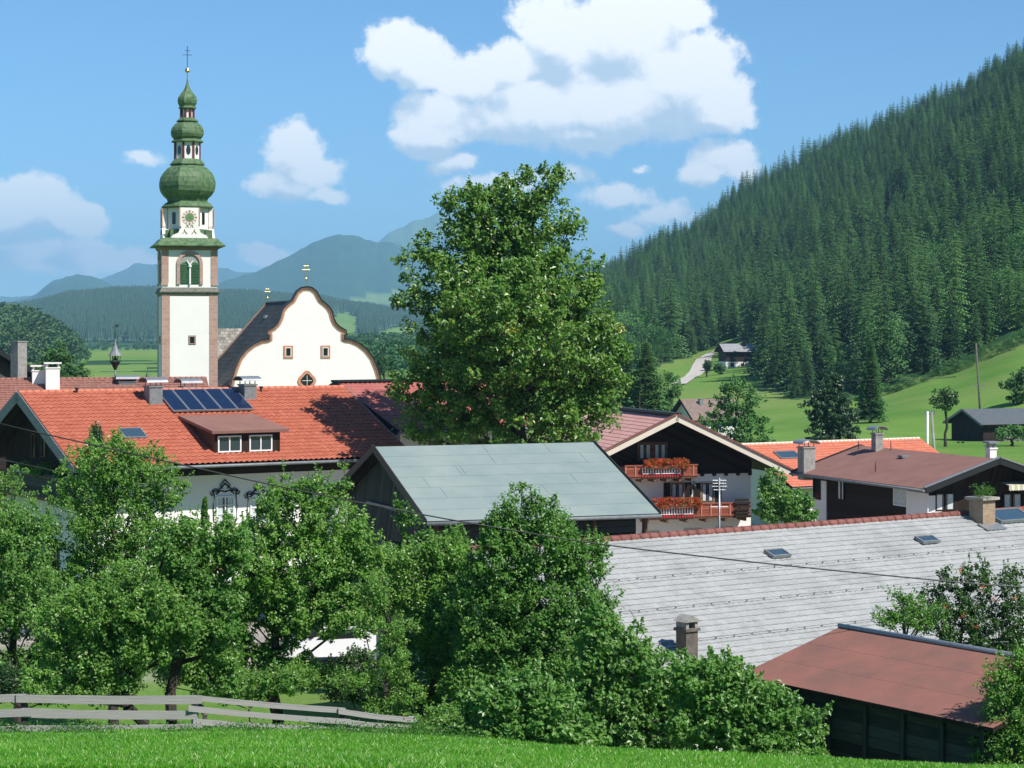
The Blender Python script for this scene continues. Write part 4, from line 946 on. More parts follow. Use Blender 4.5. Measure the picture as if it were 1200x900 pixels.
def balcony(pxa, pxb, pyt, pyb, proj, flower, bal_px, dark_px=None):
    k = xg-proj; a = fr.hit(pxa, pyb, (1, 0, 0), k); b = fr.hit(pxb, pyb, (1, 0, 0), k); zt = fr.hit((pxa+pxb)/2, pyt, (1, 0, 0), k)[2]
    ya, yb_ = a[1], b[1]; z0 = (a[2]+b[2])/2; h = zt-z0
    m = MB(); m.b2((k, min(ya, yb_), z0), (xg, max(ya, yb_), z0+.12))
    for i in range(6): y_ = min(ya, yb_)+.3+i*(abs(yb_-ya)-.6)/5; m.box(((k+xg)/2, y_, z0-.1), (proj*.96, .14, .2))
    bo = m.build('balcony', brown_wood, root, weld=False)
    y_l = max(ya, yb_); y_r = min(ya, yb_)
    fa, fb = fr.hit(bal_px[0], pyb, (1, 0, 0), k)[1], fr.hit(bal_px[1], pyb, (1, 0, 0), k)[1]
    m = MB()
    def span(y0, y1):
        if abs(y1-y0) < .1: return
        m.b2((k, min(y0, y1), z0+.14), (k+.06, max(y0, y1), zt-.06))
    span(y_l, fa); span(fb, y_r)
    for yy in (y_l, y_r): m.b2((k+.06, yy-.03, z0+.14), (xg, yy+.03, zt-.06))
    m.build('panel', red_wood, bo, weld=False)
    m = MB(); y_ = y_l
    while y_ > y_r: 
        if not (fb < y_ < fa): m.box((k-.03, y_, (z0+zt)/2+.04), (.05, .09, h-.22))
        y_ -= .62
    m.build('mullion', mat('rose_wood', (.42, .17, .12), .7), bo, weld=False)
    m = MB(); m.b2((k-.05, y_r-.05, zt-.07), (k+.12, y_l+.05, zt+.02)); m.b2((k-.04, y_r-.04, z0+.12), (k+.10, y_l+.04, z0+.22)); m.build('handrail', red_wood, bo, weld=False)
    mr, mw = MB(), MB(); n = int(abs(fa-fb)/.17)
    for i in range(n+1):
        y_ = fa+(fb-fa)*i/n
        mw.lathe([(.022, 0), (.03, h*.2), (.055, h*.38), (.025, h*.55), (.04, h*.75), (.022, h*.86)], 6, (k, y_, z0+.15)); 
        mr.box((k-.06, y_, z0+.20), (.03, .1, .2))
    mw.b2((k-.03, min(fa, fb), z0+h*.72), (k+.0, max(fa, fb), z0+h*.78)); mw.b2((k-.085, min(fa, fb), z0+.30), (k-.05, max(fa, fb), z0+.34))
    mw.build('balusters', white_paint, bo, weld=False)
    mr.b2((k+.08, min(fa, fb), z0+.2), (k+.1, max(fa, fb), zt-.1)); mr.build('lower_fretwork', mat('carmine_paint', (.35, .02, .03), .6), bo, weld=False)
    f0, f1 = fr.hit(flower[0], pyt, (1, 0, 0), k)[1], fr.hit(flower[1], pyt, (1, 0, 0), k)[1]
    m = MB(); m.b2((k-.26, min(f0, f1), zt-.18), (k-.06, max(f0, f1), zt)); m.build('flower_box', brown_wood, bo)
    g = np.random.default_rng(int(pxa)); nC = int(abs(f1-f0)*60); C = np.stack([np.full(nC, k-.16)+g.normal(size=nC)*.11, g.uniform(min(f0, f1), max(f0, f1), nC), zt+g.uniform(-.16, .36, nC)], 1)
    V, Q = clump_leaves(C, np.full(nC, .16), 24, .085, g, .8); np_mesh('geraniums', V, Q, leaf_red, bo)
    return bo, k, z0, zt, y_l, y_r
balcony(733, 817, 545, 561, 1.15, (753, 805), (753, 797))
_, k, z0, zt, yl, yr = balcony(754, 879, 590, 608, 1.25, (764, 820), (756, 812))
s = MB()
for i in range(6): s.box((k-.14-.03*(i % 2), yr+.5+.05*(i % 3), z0+.1+i*.2), (.05, 1.0-.1*(i % 2), .15))
s.build('slatted_screen', dark_wood, root, weld=False)
# ---- 5. brown-roofed house on the right ------------------------------------------------------------
root, fr = bld('brown_roofed_house', scaled((30.34, 156.44, 111.2, 18.78, 12.0, -8.75, -10.67), .77), -13.2, 'low house with flat-pitched reddish brown roof and dark timber front', 'house')
rf = roof(root, fr.L, fr.W, fr.zr, fr.ze, felt_brown2, th=.16, barge=dark_metal, bw=.25, gutter=True)
s = MB()
for sd in (-1, 1):
    D2, N2, l2 = fr.N[sd]; e = np.array([-fr.L/2-.02, sd*fr.W/2, fr.ze]); M2 = Matrix(((1, D2[0], N2[0], 0), (0, D2[1], N2[1], 0), (0, D2[2], N2[2], 0), (0, 0, 0, 1)))
    s.box(e+D2*l2/2+N2*.11, (.2, l2, .06), M=M2)
s.build('verge_flashing', grey_metal, rf, weld=False)
walls(root, fr.L, fr.W, fr.zr, fr.ze, 1.2, .8, dark_wood)
yw = fr.W/2-.8; xg = -fr.L/2+1.2
def sh_(px, py): return fr.hit(px, py, (0, 1, 0), yw)
a = sh_(933, 560); b = sh_(969, 600); s = MB(); s.b2((b[0], yw, -1), (fr.L/2-1.2, yw+.06, fr.ze-.35)); s.build('plaster_wall', plaster, root)
a = sh_(1063, 575); b = sh_(1081, 600); s = MB(); s.b2((min(a[0], b[0])-.6, yw, -1), (max(a[0], b[0]), yw+.06, fr.ze-.3)); s.build('plaster_wall', plaster, root)
for (px, py, w, h) in ((959, 571, .8, 1.4), ):
    c = sh_(px, py); window(root, (c[0], yw+.06, c[2]), (0, 1, 0), w, h, dark_wood, glass_dark, 1, 1)
c = sh_(986, 573); window(root, (c[0], yw, c[2]), (0, 1, 0), .8, 1.3, dark_wood, glass_dark, 1, 1, cur=True)
c = sh_(1056, 580); window(root, (c[0], yw, c[2]), (0, 1, 0), 1.4, 1.2, white_paint, curtain, 1, 1)
def gh(px, py, k=xg): return fr.hit(px, py, (1, 0, 0), k)
s = MB(); s.b2((xg-.05, fr.W/2-.85, -1), (xg, fr.W/2-1.8, fr.ze-.45)); s.build('plaster_wall', plaster, root)
for px in (1107, 1186):
    c = gh(px, 588); window(root, (xg, c[1], c[2]), n_, 1.2, .95, dark_wood, glass, 2, 1, cur=True)
# awning
c0 = gh(1170, 568); c1 = gh(1215, 567); s = MB(); k = 0; y0, y1 = min(c0[1], c1[1]), max(c0[1], c1[1]); n = 14; za = c0[2]+.15
stripe = [mat('cream_cloth', (.72, .66, .45), .8), mat('pale_grey_cloth', (.45, .46, .36), .8)]
for i in range(n):
    a, b = y0+(y1-y0)*i/n, y0+(y1-y0)*(i+1)/n; s.face([(xg, a, za), (xg-1.0, a, za-.12), (xg-1.0, b, za-.12), (xg, b, za)], m=i % 2); s.face([(xg-1.0, a, za-.12), (xg-1.0, a, za-.38), (xg-1.0, (a+b)/2, za-.42), (xg-1.0, b, za-.38), (xg-1.0, b, za-.12)], m=i % 2)
s.build('awning', stripe, root, weld=False)
s = MB(); s.b2((xg-1.3, -fr.W/2+.6, 2.3), (xg, fr.W/2-2.2, 2.42)); bo = s.build('balcony', brown_wood, root)
s = MB(); s.b2((xg-1.3, -fr.W/2+.6, 2.42), (xg-1.25, fr.W/2-2.2, 3.3)); s.build('railing', brown_wood, bo)
g = np.random.default_rng(8); nC = 46; C = np.stack([np.full(nC, xg-1.35)+g.normal(size=nC)*.1, g.uniform(-fr.W/2+.7, fr.W/2-2.3, nC), g.uniform(3.2, 3.6, nC)], 1); V, Q = clump_leaves(C, np.full(nC, .17), 18, .08, g)
np_mesh('potted_flowers', V, Q, mat_leaf('pink_bloom', (.6, .08, .08), (.10, .22, .04), (.7, .3, .3), .2, c3f=.3), bo)
for (px, py, zt_, w, m_, cp) in ((945, 552, 1.35, .75, chim_grey, 'curved'), (1028, 528, .95, .5, chim_grey, 'curved'), (1132, 533, .72, .42, plaster, 'slab')):
    c = fr.roofhit(px, py, 1)
    if px == 1132: c = fr.roofhit(1132, 541, 1); c[1] -= 1.6; c[2] = fr.zr-.3
    chimney(root, c[0], c[1], c[2]-.5, c[2]+zt_, w, w, m_, cp, grey_metal)
for (px, py) in ((1026, 553), (1006, 527), (1044, 528)):
    c = fr.roofhit(px, py, 1); s = MB(); s.tube([c, c+np.array([0, 0, .55])], .025, 6); s.build('vent_pipe', dark_metal, root)
c = fr.roofhit(1060, 536, 1); s = MB(); s.box(c+np.array([0, 0, .06]), (.5, .6, .12)); s.build('roof_hatch', dull_metal, root)
# ---- 6. long orange roof behind it -----------------------------------------------------------------
root, fr = bld('orange_roofed_house', scaled((20.35, 135.43, 32.3, 14.79, 9.79, -6.92, -9.25), 1.13), -14.0, 'white house with long plain orange-red roof behind the chalet', 'house')
roof(root, fr.L, fr.W, fr.zr, fr.ze, red_tile2, cover='tile', cw=.3, amp=.04, step=.03, ridge=cream_wood)
walls(root, fr.L, fr.W, fr.zr, fr.ze, .7, 1.0, plaster)
on_slope(root, fr, fr.roofhit(915, 539), fr.roofhit(930, 530), .05, .10, (dull_metal, glass_blue), 'roof_window')
for x_ in (-5, -3, 0, 3): window(root, (x_, -fr.W/2+1.0, fr.ze-1.6), (0, -1, 0), 1.0, 1.2, brown_wood, glass, 2, 1)
# ---- 7. big grey tiled roof ------------------------------------------------------------------------
root, fr = bld('grey_roofed_farmhouse', (11.15, 70.72, 36.0, 31.0, 15.0, -6.32, -9.2), -12.2, 'long farmhouse under a huge pale grey tiled roof', 'house')
rf = roof(root, fr.L, fr.W, fr.zr, fr.ze, grey_tile, cover='tile', cw=.25, rh=.31, amp=.02, step=.034, rag=.003, ridge=ridge_tile, barge=brown_wood, ridge_r=.13)
walls(root, fr.L, fr.W, fr.zr, fr.ze, 1.0, 1.2, plaster_old)
D_, N_, l_ = fr.N[-1]
for (a, b) in (((905, 657.5), (915, 648)), ((1081, 640.5), (1090, 632)), ((1172, 616), (1190, 600))):
    on_slope(root, fr, fr.roofhit(*a), fr.roofhit(*b), .08, .10, (dull_metal, glass_blue), 'roof_window', frame=.06)
c = fr.roofhit(1151, 613); ch = chimney(root, c[0], c[1], c[2]-.6, c[2]+.78, .62, .62, chim_brick, 'none')
s = MB(); z_ = c[2]+.82; s.b2((c[0]-.42, c[1]-.42, z_), (c[0]+.42, c[1]+.42, z_+.09)); s.build('chimney_cap', stone, ch)
g = np.random.default_rng(8); C = np.array([c[0], c[1], z_+.3])+g.normal(size=(9, 3))*np.array([.2, .2, .1]); V, Q = clump_leaves(C, np.full(9, .2), 50, .07, g, 1.0); np_mesh('sprouting_grass', V, Q, leaf_light, ch)
s = MB(); M_ = Matrix(((1, D_[0], N_[0], 0), (0, D_[1], N_[1], 0), (0, D_[2], N_[2], 0), (0, 0, 0, 1))); s.box(c+D_*(-.45)+N_*.09, (1.0, .5, .03), M=M_); s.build('chimney_flashing', grey_metal, ch)
c = fr.roofhit(805, 770); chimney(root, c[0], c[1], c[2]-.6, c[2]+.72, .42, .42, mat('sooty_chimney', (.13, .11, .095), .9, noise=.35, ns=6), 'gable', chim_grey)
for vv in (.22, .45, .68):                                                  # snow guards
    s = MB()
    for i in range(44):
        p = np.array([-fr.L/2+.4+i*.68, -fr.W/2, fr.ze])+D_*l_*vv+N_*.08; s.box(p, (.035, .03, .05), M=M_)
    s.box(np.array([0, -fr.W/2, fr.ze])+D_*(l_*vv-.03)+N_*.045, (fr.L-.8, .02, .02), M=M_)
    s.build('snow_guard_rail', dull_metal, rf, weld=False)
for x_ in (-10, -7, -3, 1, 5): window(root, (x_, -fr.W/2+1.2, fr.ze-1.4), (0, -1, 0), .9, 1.1, brown_wood, glass, 2, 1)
# ---- 8. red-roofed shed (single slope) -------------------------------------------------------------
def shed():
    A = np.array([7.77, 50.7]); ed = np.array([.55, -.835]); pd = np.array([-.835, -.55]); L, W_ = 7.9, 3.05; zb, zf = -7.0, -7.86; zg = -10.1
    th = math.atan2(ed[1], ed[0]); c = A+ed*L/2+pd*W_/2; root = empty('lean_to_shed', (c[0], c[1], zg), th, 'small dark timber shed with flat reddish brown felt roof', 'shed')
    # local x along ed, local y: left of ed = away side; pd is on the right (negative y)
    B, Fz = zb-zg, zf-zg; m = MB(); q = [(-L/2, -W_/2, Fz), (L/2, -W_/2, Fz), (L/2, W_/2, B), (-L/2, W_/2, B)]; m.face(q, uv=[(0, 0), (L, 0), (L, W_), (0, W_)])
    lo = [(x, y, z-.10) for x, y, z in q]; m.face(lo[::-1], m=1)
    for i in range(4): k = (i+1) % 4; m.face([lo[i], lo[k], q[k], q[i]], m=1)
    rf = m.build('roof', [felt_brown, dark_wood], root, weld=False)
    m = MB(); m.tube([(-L/2, W_/2+.02, B+.03), (L/2, W_/2+.02, B+.03)], .07, 6); m.build('ridge_flashing', grey_metal, rf)
    sl = (B-Fz)/W_; nrm = np.array([0, -sl, 1])/math.hypot(sl, 1); m = MB(); g = random.Random(5)
    for j in (1, 2): y = -W_/2+W_*j/3; m.box((0, y, Fz+sl*(y+W_/2)+.0015), (L-.02, .012, .003), M=Matrix.Rotation(math.atan(sl), 4, 'X'))
    for _ in range(7): y = -W_/2+W_*(g.randrange(3)+.5)/3; m.box((g.uniform(-3.3, 3.3), y, Fz+sl*(y+W_/2)+.0025), (.012, W_/3-.5, .004), M=Matrix.Rotation(math.atan(sl), 4, 'X'))
    m.build('felt_lap', felt_brown, rf, weld=False)
    i_ = .22; m = MB(); m.prism([(-W_/2+i_, -1.5), (W_/2-i_, -1.5), (W_/2-i_, B-.14), (-W_/2+i_, Fz-.06)], lambda a, b, t: (t, a, b), L/2-i_, -L/2+i_); m.build('wall', barn_wood, root, weld=False)
    m = MB(); y = -W_/2+i_-.05
    for k in range(7): x = -L/2+.5+k*1.15; m.b2((x, y-.03, .9), (x+.12, y+.03, Fz-.1))
    m.b2((-L/2+.2, y-.05, .62), (L/2-.2, y+.03, .86)); m.b2((-L/2+.2, y-.06, .1), (L/2-.2, y+.03, .36)); m.build('wall_battens', barn_wood, root, weld=False)
shed()
# ---- 9. brown tiled roof on the left with bell turret ----------------------------------------------
root, fr = bld('brown_tiled_house', (-33.5, 150, 16, 24, 14, -3.28, -6.6), -14, 'long house with brownish red tiled roof behind the orange farmhouse', 'house')
roof(root, fr.L, fr.W, fr.zr, fr.ze, old_tile, cover='tile', cw=.3, amp=.04, step=.04, rag=.006, ridge=old_tile)
walls(root, fr.L, fr.W, fr.zr, fr.ze, .8, 1.0, dark_wood)
for x_ in (-8, -4, 0, 4, 8): window(root, (x_, -fr.W/2+1.0, fr.ze-1.5), (0, -1, 0), 1, 1.3, brown_wood, glass, 2, 1)
for (px, py, h, w) in ((61.5, 456, 1.45, .95), (46, 446, .75, 1.0)):
    c = fr.roofhit(px, py) if py > 446 else fr.roofhit(px, 447.5); chimney(root, c[0], c[1], c[2]-.5, c[2]+h, w, w*.8, plaster, 'slab', plaster)
c = fr.roofhit(149, 450); chimney(root, c[0], c[1], c[2]-.8, c[2]+.12, 1.2, .5, dull_metal, 'curved', grey_metal)
# bell turret
bx_, = (fr.roofhit(135, 446.5),); t = MB(); X, Y, Z = bx_
t.tube([(X, Y, Z-.3), (X, Y, Z+1.6)], [.10, .08], 8); tu = t.build('bell_turret', dull_metal, root)
t = MB(); t.lathe([(.12, 1.2), (.34, 1.75), (.50, 2.0), (.54, 2.05), (.48, 2.1), (.12, 2.1)], 8, (X, Y, Z))
for k in range(6): a = k*pi/3; t.tube([(X+.48*cos(a), Y+.48*sin(a), Z+2.05), (X+.5*cos(a), Y+.5*sin(a), Z+2.75)], .035, 5)
t.build('turret_cage', dark_wood, tu, weld=False)
t = MB(); t.lathe([(.72, 2.72), (.66, 2.82), (.40, 3.2), (.18, 3.75), (.06, 4.3), (.02, 4.6)], 8, (X, Y, Z), smooth=False); t.lathe([(0, 2.75), (.72, 2.72)], 8, (X, Y, Z)); t.build('turret_roof', dull_metal, tu, weld=False)
t = MB(); t.lathe([(.03, 2.7), (.10, 2.65), (.14, 2.4), (.22, 2.25), (.2, 2.22)], 10, (X, Y, Z)); t.build('bell', dark_metal, tu)
t = MB(); t.tube([(X, Y, Z+4.5), (X, Y, Z+6.2)], .025, 5); t.tube([(X-.28, Y, Z+5.75), (X+.28, Y, Z+5.75)], .02, 5); t.lathe([(0, 4.95), (.1, 5.05), (0, 5.15)], 8, (X, Y, Z)); t.box((X+.2, Y, Z+5.95), (.3, .02, .2)); t.build('weather_vane', dark_metal, tu, weld=False)
for o_ in [tu]+list(tu.children):                                          # bring the turret to its small real size
    for v_ in o_.data.vertices: v_.co = Vector((X+(v_.co.x-X)*.70, Y+(v_.co.y-Y)*.70, Z+(v_.co.z-Z)*.66))
# ---- 10. weathered timber house at the left edge ---------------------------------------------------
root, fr = bld('weathered_timber_house', (-44.5, 168, -38, 12, 12.5, -1.2, -4.2), -14, 'grey weathered timber house at the left edge with a tall pale chimney', 'house')
roof(root, fr.L, fr.W, fr.zr, fr.ze, dull_metal, th=.25, barge=dark_metal)
walls(root, fr.L, fr.W, fr.zr, fr.ze, .9, 1.0, mat_wood('greyed_boards', (.05, .045, .042), (.14, .13, .125), .3))
c = fr.loc(P(22, 418, 160)); chimney(root, c[0], c[1], c[2]-3, c[2]+1.1, .85, .85, chim_grey, 'none')
# ---- 11. hay barn on the green slope ---------------------------------------------------------------
root, fr = bld('hay_barn', (66.34, 288.98, 24.7, 13.0, 8.6, -10.25, -12.2), -15.7, 'grey-roofed hay barn standing on the green slope at the right', 'barn')
roof(root, fr.L, fr.W, fr.zr, fr.ze, mat('slate_grey_sheet', (.10, .115, .125), .6, noise=.12, ns=2), th=.15, barge=dull_metal, bw=.2, gutter=False)
walls(root, fr.L, fr.W, fr.zr, fr.ze, .8, .8, dark_wood, z0=-3)
s = MB(); yw = -fr.W/2+.8-.05; s.b2((-2.4, yw, -.3), (3.6, yw+.04, fr.ze-.5)); s.build('barn_door', mat_wood('silver_boards', (.10, .10, .10), (.22, .22, .21), .35), root)
# ---- 12. small brown-roofed house among the trees --------------------------------------------------
root, fr = bld('small_grey_brown_house', (27.2, 297, 22, 8.5, 8, -9.2, -12.0), -16.5, 'small house with a plain grey-brown roof among trees behind the chalet', 'house')
roof(root, fr.L, fr.W, fr.zr, fr.ze, mat_tile('grey_brown_tile', (.17, .12, .10), (.28, .21, .18), .3, .36), th=.15, gutter=False, barge=dark_metal, bw=.2); walls(root, fr.L, fr.W, fr.zr, fr.ze, .6, .7, plaster_old, z0=-3)
c = fr.roofhit(821, 474); chimney(root, c[0], c[1], c[2]-.3, c[2]+.7, .5, .5, dull_metal, 'none'); window(root, (0, -fr.W/2+.7, fr.ze-1.3), (0, -1, 0), 1, 1.1, white_paint, glass, 2, 1)
# ---- 13. hillside chalet by the gravel road --------------------------------------------------------
hx, hy = (866-CX)/F*590, 590.0; hzg = gz(hx, hy)
root, fr = bld('hillside_chalet', (hx, hy, 12, 11.5, 8.5, hzg+6.4, hzg+4.2), hzg, 'small grey-roofed chalet on the hillside beside the curving gravel road', 'house')
roof(root, fr.L, fr.W, fr.zr, fr.ze, mat('pale_grey_sheet', (.28, .28, .29), .7, noise=.15, ns=1), th=.2, gutter=False, barge=dark_wood)
walls(root, fr.L, fr.W, fr.zr, fr.ze, .9, 1.0, plaster_old, split=1.5, m2=dark_wood, z0=-4)
for x_ in (-3, 0, 3): window(root, (x_, -fr.W/2+.95, .6), (0, -1, 0), 1.0, .9, brown_wood, glass_dark, 2, 1)
chimney(root, 1.0, -1.0, fr.zr-1.2, fr.zr+.9, .7, .7, dark_metal, 'none')
# far farmhouse deeper in the wood edge
hx2, hy2 = (888-CX)/F*720, 720.0; z2 = gz(hx2, hy2); z2 = max(z2, (HY-392)/F*720)
root, fr = bld('distant_farmhouse', (hx2, hy2, 10, 8, 6, z2+3.4, z2+1.8), z2-1.5, 'tiny pale-roofed farmhouse at the wood edge above the gravel road', 'house')
roof(root, fr.L, fr.W, fr.zr, fr.ze, mat('pale_grey_sheet', (.3, .3, .3), .7), gutter=False, th=.2); walls(root, fr.L, fr.W, fr.zr, fr.ze, .5, .6, plaster, z0=-3)
# ================================================================== CHURCH
def church_tower():
    x, y, _ = P(219.5, 300, 223); zg = -14.0; th = R(13.7)
    y += 3; root = empty('church_tower', (x*226/223, y, zg), th, 'tall white church tower with stacked green onion domes', 'church tower')
    Z = lambda py: (HY-py)/F*223-zg          # height above the tower's foot
    hw = 2.86
    m = MB(); m.b2((-hw, -hw, -1), (hw, hw, Z(291))); sh = m.build('wall', plaster, root)
    for sx in (-1, 1):
        for sy in (-1, 1):
            m = MB()
            for (za, zb) in ((-1, Z(346.5)), (Z(334.5), Z(331.2)), (Z(331.2), Z(292.5))):
                e = .05 if (za, zb) != (Z(334.5), Z(331.2)) else .11; w = .86 if za < 1 else .72
                xa, xb = sorted((sx*(hw+e), sx*(hw+e-w))); ya, yb = sorted((sy*(hw+e), sy*(hw+e-w))); m.b2((xa, ya, za), (xb, yb, zb))
            m.build('corner_stones', sandstone, root, weld=False)
    m = MB(); s4 = lambda h, z: [( -h, -h, z), (h, -h, z), (h, h, z), (-h, h, z)]
    def sq(mb, prof, mi=0):
        for (h0, z0), (h1, z1) in zip(prof[:-1], prof[1:]):
            a, b = s4(h0, z0), s4(h1, z1)
            for i in range(4): k = (i+1) % 4; mb.face([a[i], a[k], b[k], b[i]], m=mi)
    sq(m, [(hw, Z(347)), (hw+.18, Z(343.5)), (hw+.26, Z(342.5)), (hw+.26, Z(341.5)), (hw+.05, Z(337)), (hw-.1, Z(336.5))]); m.build('cornice', mat('weathered_ledge', (.17, .17, .14), .85, noise=.3, ns=3), root, weld=False)
    m = MB(); sq(m, [(hw-.05, Z(293.5)), (hw+.22, Z(291)), (hw+.25, Z(289))]); m.build('cornice', brown_trim, root, weld=False)
    m = MB(); sq(m, [(hw-.1, Z(288.5)), (hw+.80, Z(288.6)), (hw+.82, Z(287.4)), (hw+.34, Z(283)), (hw+.05, Z(279.2)), (2.3, Z(278))]); m.build('skirt_roof', copper, root, weld=False)
    # belfry openings on each face
    for k in range(4):
        a = k*pi/2; Mx = Matrix.Rotation(a, 4, 'Z')
        def T(px_, d_, z_): return tuple(Mx @ Vector((px_, -hw-d_, z_)))
        zb, zs = Z(333.2), Z(309); w = 1.02; sur = .34; n = 14
        def arch(r, zc, extra=0): return [(r*cos(pi*i/n), zc+r*sin(pi*i/n)) for i in range(n+1)]
        m = MB(); out = [(w+sur, zb)]+arch(w+sur, zs)+[(-w-sur, zb)]; inn = [(w, zb)]+arch(w, zs)+[(-w, zb)]
        for i in range(len(out)-1):
            for (P1, P2, d) in ((out, inn, .16),):
                m.face([T(*p, ) if False else T(p[0], .16, p[1]) for p in (inn[i], out[i], out[i+1], inn[i+1])][::-1])
            m.face([T(out[i][0], 0, out[i][1]), T(out[i][0], .16, out[i][1]), T(out[i+1][0], .16, out[i+1][1]), T(out[i+1][0], 0, out[i+1][1])])
            m.face([T(inn[i][0], .16, inn[i][1]), T(inn[i][0], .0, inn[i][1]), T(inn[i+1][0], .0, inn[i+1][1]), T(inn[i+1][0], .16, inn[i+1][1])])
        bw = m.build('belfry_window', sandstone, root, weld=False)
        m = MB(); m.face([T(p[0], .012, p[1]) for p in [(w, zb)]+arch(w, zs)+[(-w, zb)]]); m.build('opening', mat('painted_reveal_shade', (.30, .31, .30), .9), bw)  # flat grey sheet; the recess shade is put into its colour
        m = MB()
        for sx in (-1, 1):
            r = w*.40; c0 = sx*w*.52
            pts = [(c0+r, zb+.05)]+[(c0+r*cos(pi*i/8), zs-.25+r*sin(pi*i/8)) for i in range(9)]+[(c0-r, zb+.05)]
            m.face([T(p[0], .05, p[1]) for p in pts])
            nz = 13
            for i in range(nz):
                z_ = zb+.12+i*(zs-.1-zb)/nz; q = [T(c0-r, .055, z_+.12), T(c0+r, .055, z_+.12), T(c0+r, .12, z_), T(c0-r, .12, z_)]; m.face(q[::-1]); m.face(q)
        m.build('green_shutters', mat('green_painted_wood', (.03, .16, .055), .5), bw, weld=False)
        m = MB(); 
        c_ = T(0, .12, zb); m.tube([T(0, .14, zb), T(0, .14, zs-.35)], .11, 8); m.tube([T(0, .14, zs-.35), T(0, .14, zs-.15)], .2, 8)
        m.tube([T(0, .14, zs-.15), T(-.34, .14, zs+.35)], .07, 6); m.tube([T(0, .14, zs-.15), T(.34, .14, zs+.35)], .07, 6); m.build('mullion_column', white_paint, bw, weld=False)
        if k in (0, 3):
            q = T(.25, 0, Z(398.5)); window(root, q, tuple(Mx @ Vector((0, -1, 0)))[:3], .62, .82, sandstone, glass_dark, 1, 1, surround=brown_trim, sw=.07)
    # clock storey (octagonal drum), gablets
    hd = 2.15
    o8 = pi/8
    m = MB(); m.lathe([(hd/cos(o8)*1.0, Z(281)), (hd/cos(o8), Z(241.5))], 8, rot=o8, smooth=False); m.build('drum', plaster, root, weld=False)
    m = MB()
    for k in range(8):
        a = o8+k*pi/4; r = hd/cos(o8)+.02; m.box((r*cos(a), r*sin(a), (Z(279)+Z(242))/2), (.06, .14, Z(242)-Z(279)), rz=a)
    m.build('corner_stones', sandstone, root, weld=False)
    m = MB()
    for k in (1, 3, 5, 7):
        a = -pi/2+k*pi/4; Mx = Matrix.Rotation(k*pi/4, 4, 'Z'); c = Mx @ Vector((0, -hd-.02, (Z(265)+Z(245))/2)); m.box(c, (.42, .06, 1.25), rz=k*pi/4)
    m.build('slit_window', glass_dark, root, weld=False)
    # shaped gables that carry the clocks
    for k in range(4):
        Mx = Matrix.Rotation(k*pi/2, 4, 'Z'); T = lambda a, b, t: tuple(Mx @ Vector((a, -hw+.15-t, b)))
        zb = Z(278.6)
        pr = [(-1.95, zb), (1.95, zb), (1.75, zb+.28), (1.15, zb+.55), (1.0, zb+.95), (.85, zb+1.05), (.95, zb+1.3), (.95, Z(243)), (-.95, Z(243)), (-.95, zb+1.3), (-.85, zb+1.05), (-1.0, zb+.95), (-1.15, zb+.55), (-1.75, zb+.28)]
        m = MB(); m.prism(pr, T, 0, -.7); gb = m.build('clock_gable', plaster, root, weld=False)
        m = MB(); m.prism([(-2.45, zb-.05), (2.45, zb-.05), (2.45, zb+.85), (1.2, zb+.98), (-1.2, zb+.98), (-2.45, zb+.85)], T, -.72, -1.0); m.build('gable_roof', copper, gb, weld=False)
        m = MB()
        for sx in (-1, 1): m.prism([(sx*.95, zb+1.2), (sx*1.09, zb+1.2), (sx*1.09, Z(243)), (sx*.95, Z(243))][::sx], T, .03, -.05)
        m.build('clock_pilaster', terracotta, gb, weld=False)
        # ornament: scrolls in ochre and grey
        m = MB()
        for sx in (-1, 1):
            pts = [T(sx*(.25+.5*t+.12*sin(6*t)), zb+.45+.45*sin(3.1*t), .03) for t in [i/10 for i in range(11)]]; m.tube(pts, .045, 5)
            pts = [T(sx*(.1+.28*t), zb+1.1+.25*sin(3.1*t), .03) for t in [i/8 for i in range(9)]]; m.tube(pts, .045, 5)
        m.build('scroll_ornament', mat('ochre_paint', (.42, .30, .20), .8), gb, weld=False)
        zc = Z(254.5); r = .80; m = MB(); n = 28
        m.prism([(r*cos(2*pi*i/n), zc+r*sin(2*pi*i/n)) for i in range(n)], T, .035, 0); ck = m.build('clock_face', mat('clock_ring_white', (.7, .66, .6), .6), gb, weld=False)
        m = MB(); m.prism([(.50*cos(2*pi*i/n), zc+.50*sin(2*pi*i/n)) for i in range(n)], T, .045, .036); m.build('clock_ring', terracotta, ck, weld=False)
        m = MB(); m.prism([(.40*cos(2*pi*i/n), zc+.40*sin(2*pi*i/n)) for i in range(n)], T, .055, .046); m.build('clock_centre', mat('clock_green', (.10, .26, .12), .6), ck, weld=False)
        m = MB()
        for i in range(12):
            a = 2*pi*i/12; ca, sa = cos(a), sin(a); r0, r1, w_ = .56, .76, .035 if i % 3 else .06
            m.prism([(r0*ca+w_*sa, zc+r0*sa-w_*ca), (r1*ca+w_*sa, zc+r1*sa-w_*ca), (r1*ca-w_*sa, zc+r1*sa+w_*ca), (r0*ca-w_*sa, zc+r0*sa+w_*ca)], T, .05, .036)
        m.build('hour_marks', mat('dark_red_paint', (.22, .06, .04), .6), ck, weld=False)
        m = MB()
        for a, l, w_ in ((R(62), .62, .04), (R(-25), .42, .05)):
            ca, sa = cos(a), sin(a); m.prism([(-.1*ca+w_*sa, zc-.1*sa-w_*ca), (l*ca, zc+l*sa), (-.1*ca-w_*sa, zc-.1*sa+w_*ca)], T, .075, .06)
        m.build('clock_hands', gold, ck, weld=False)
    f = 1/cos(o8)
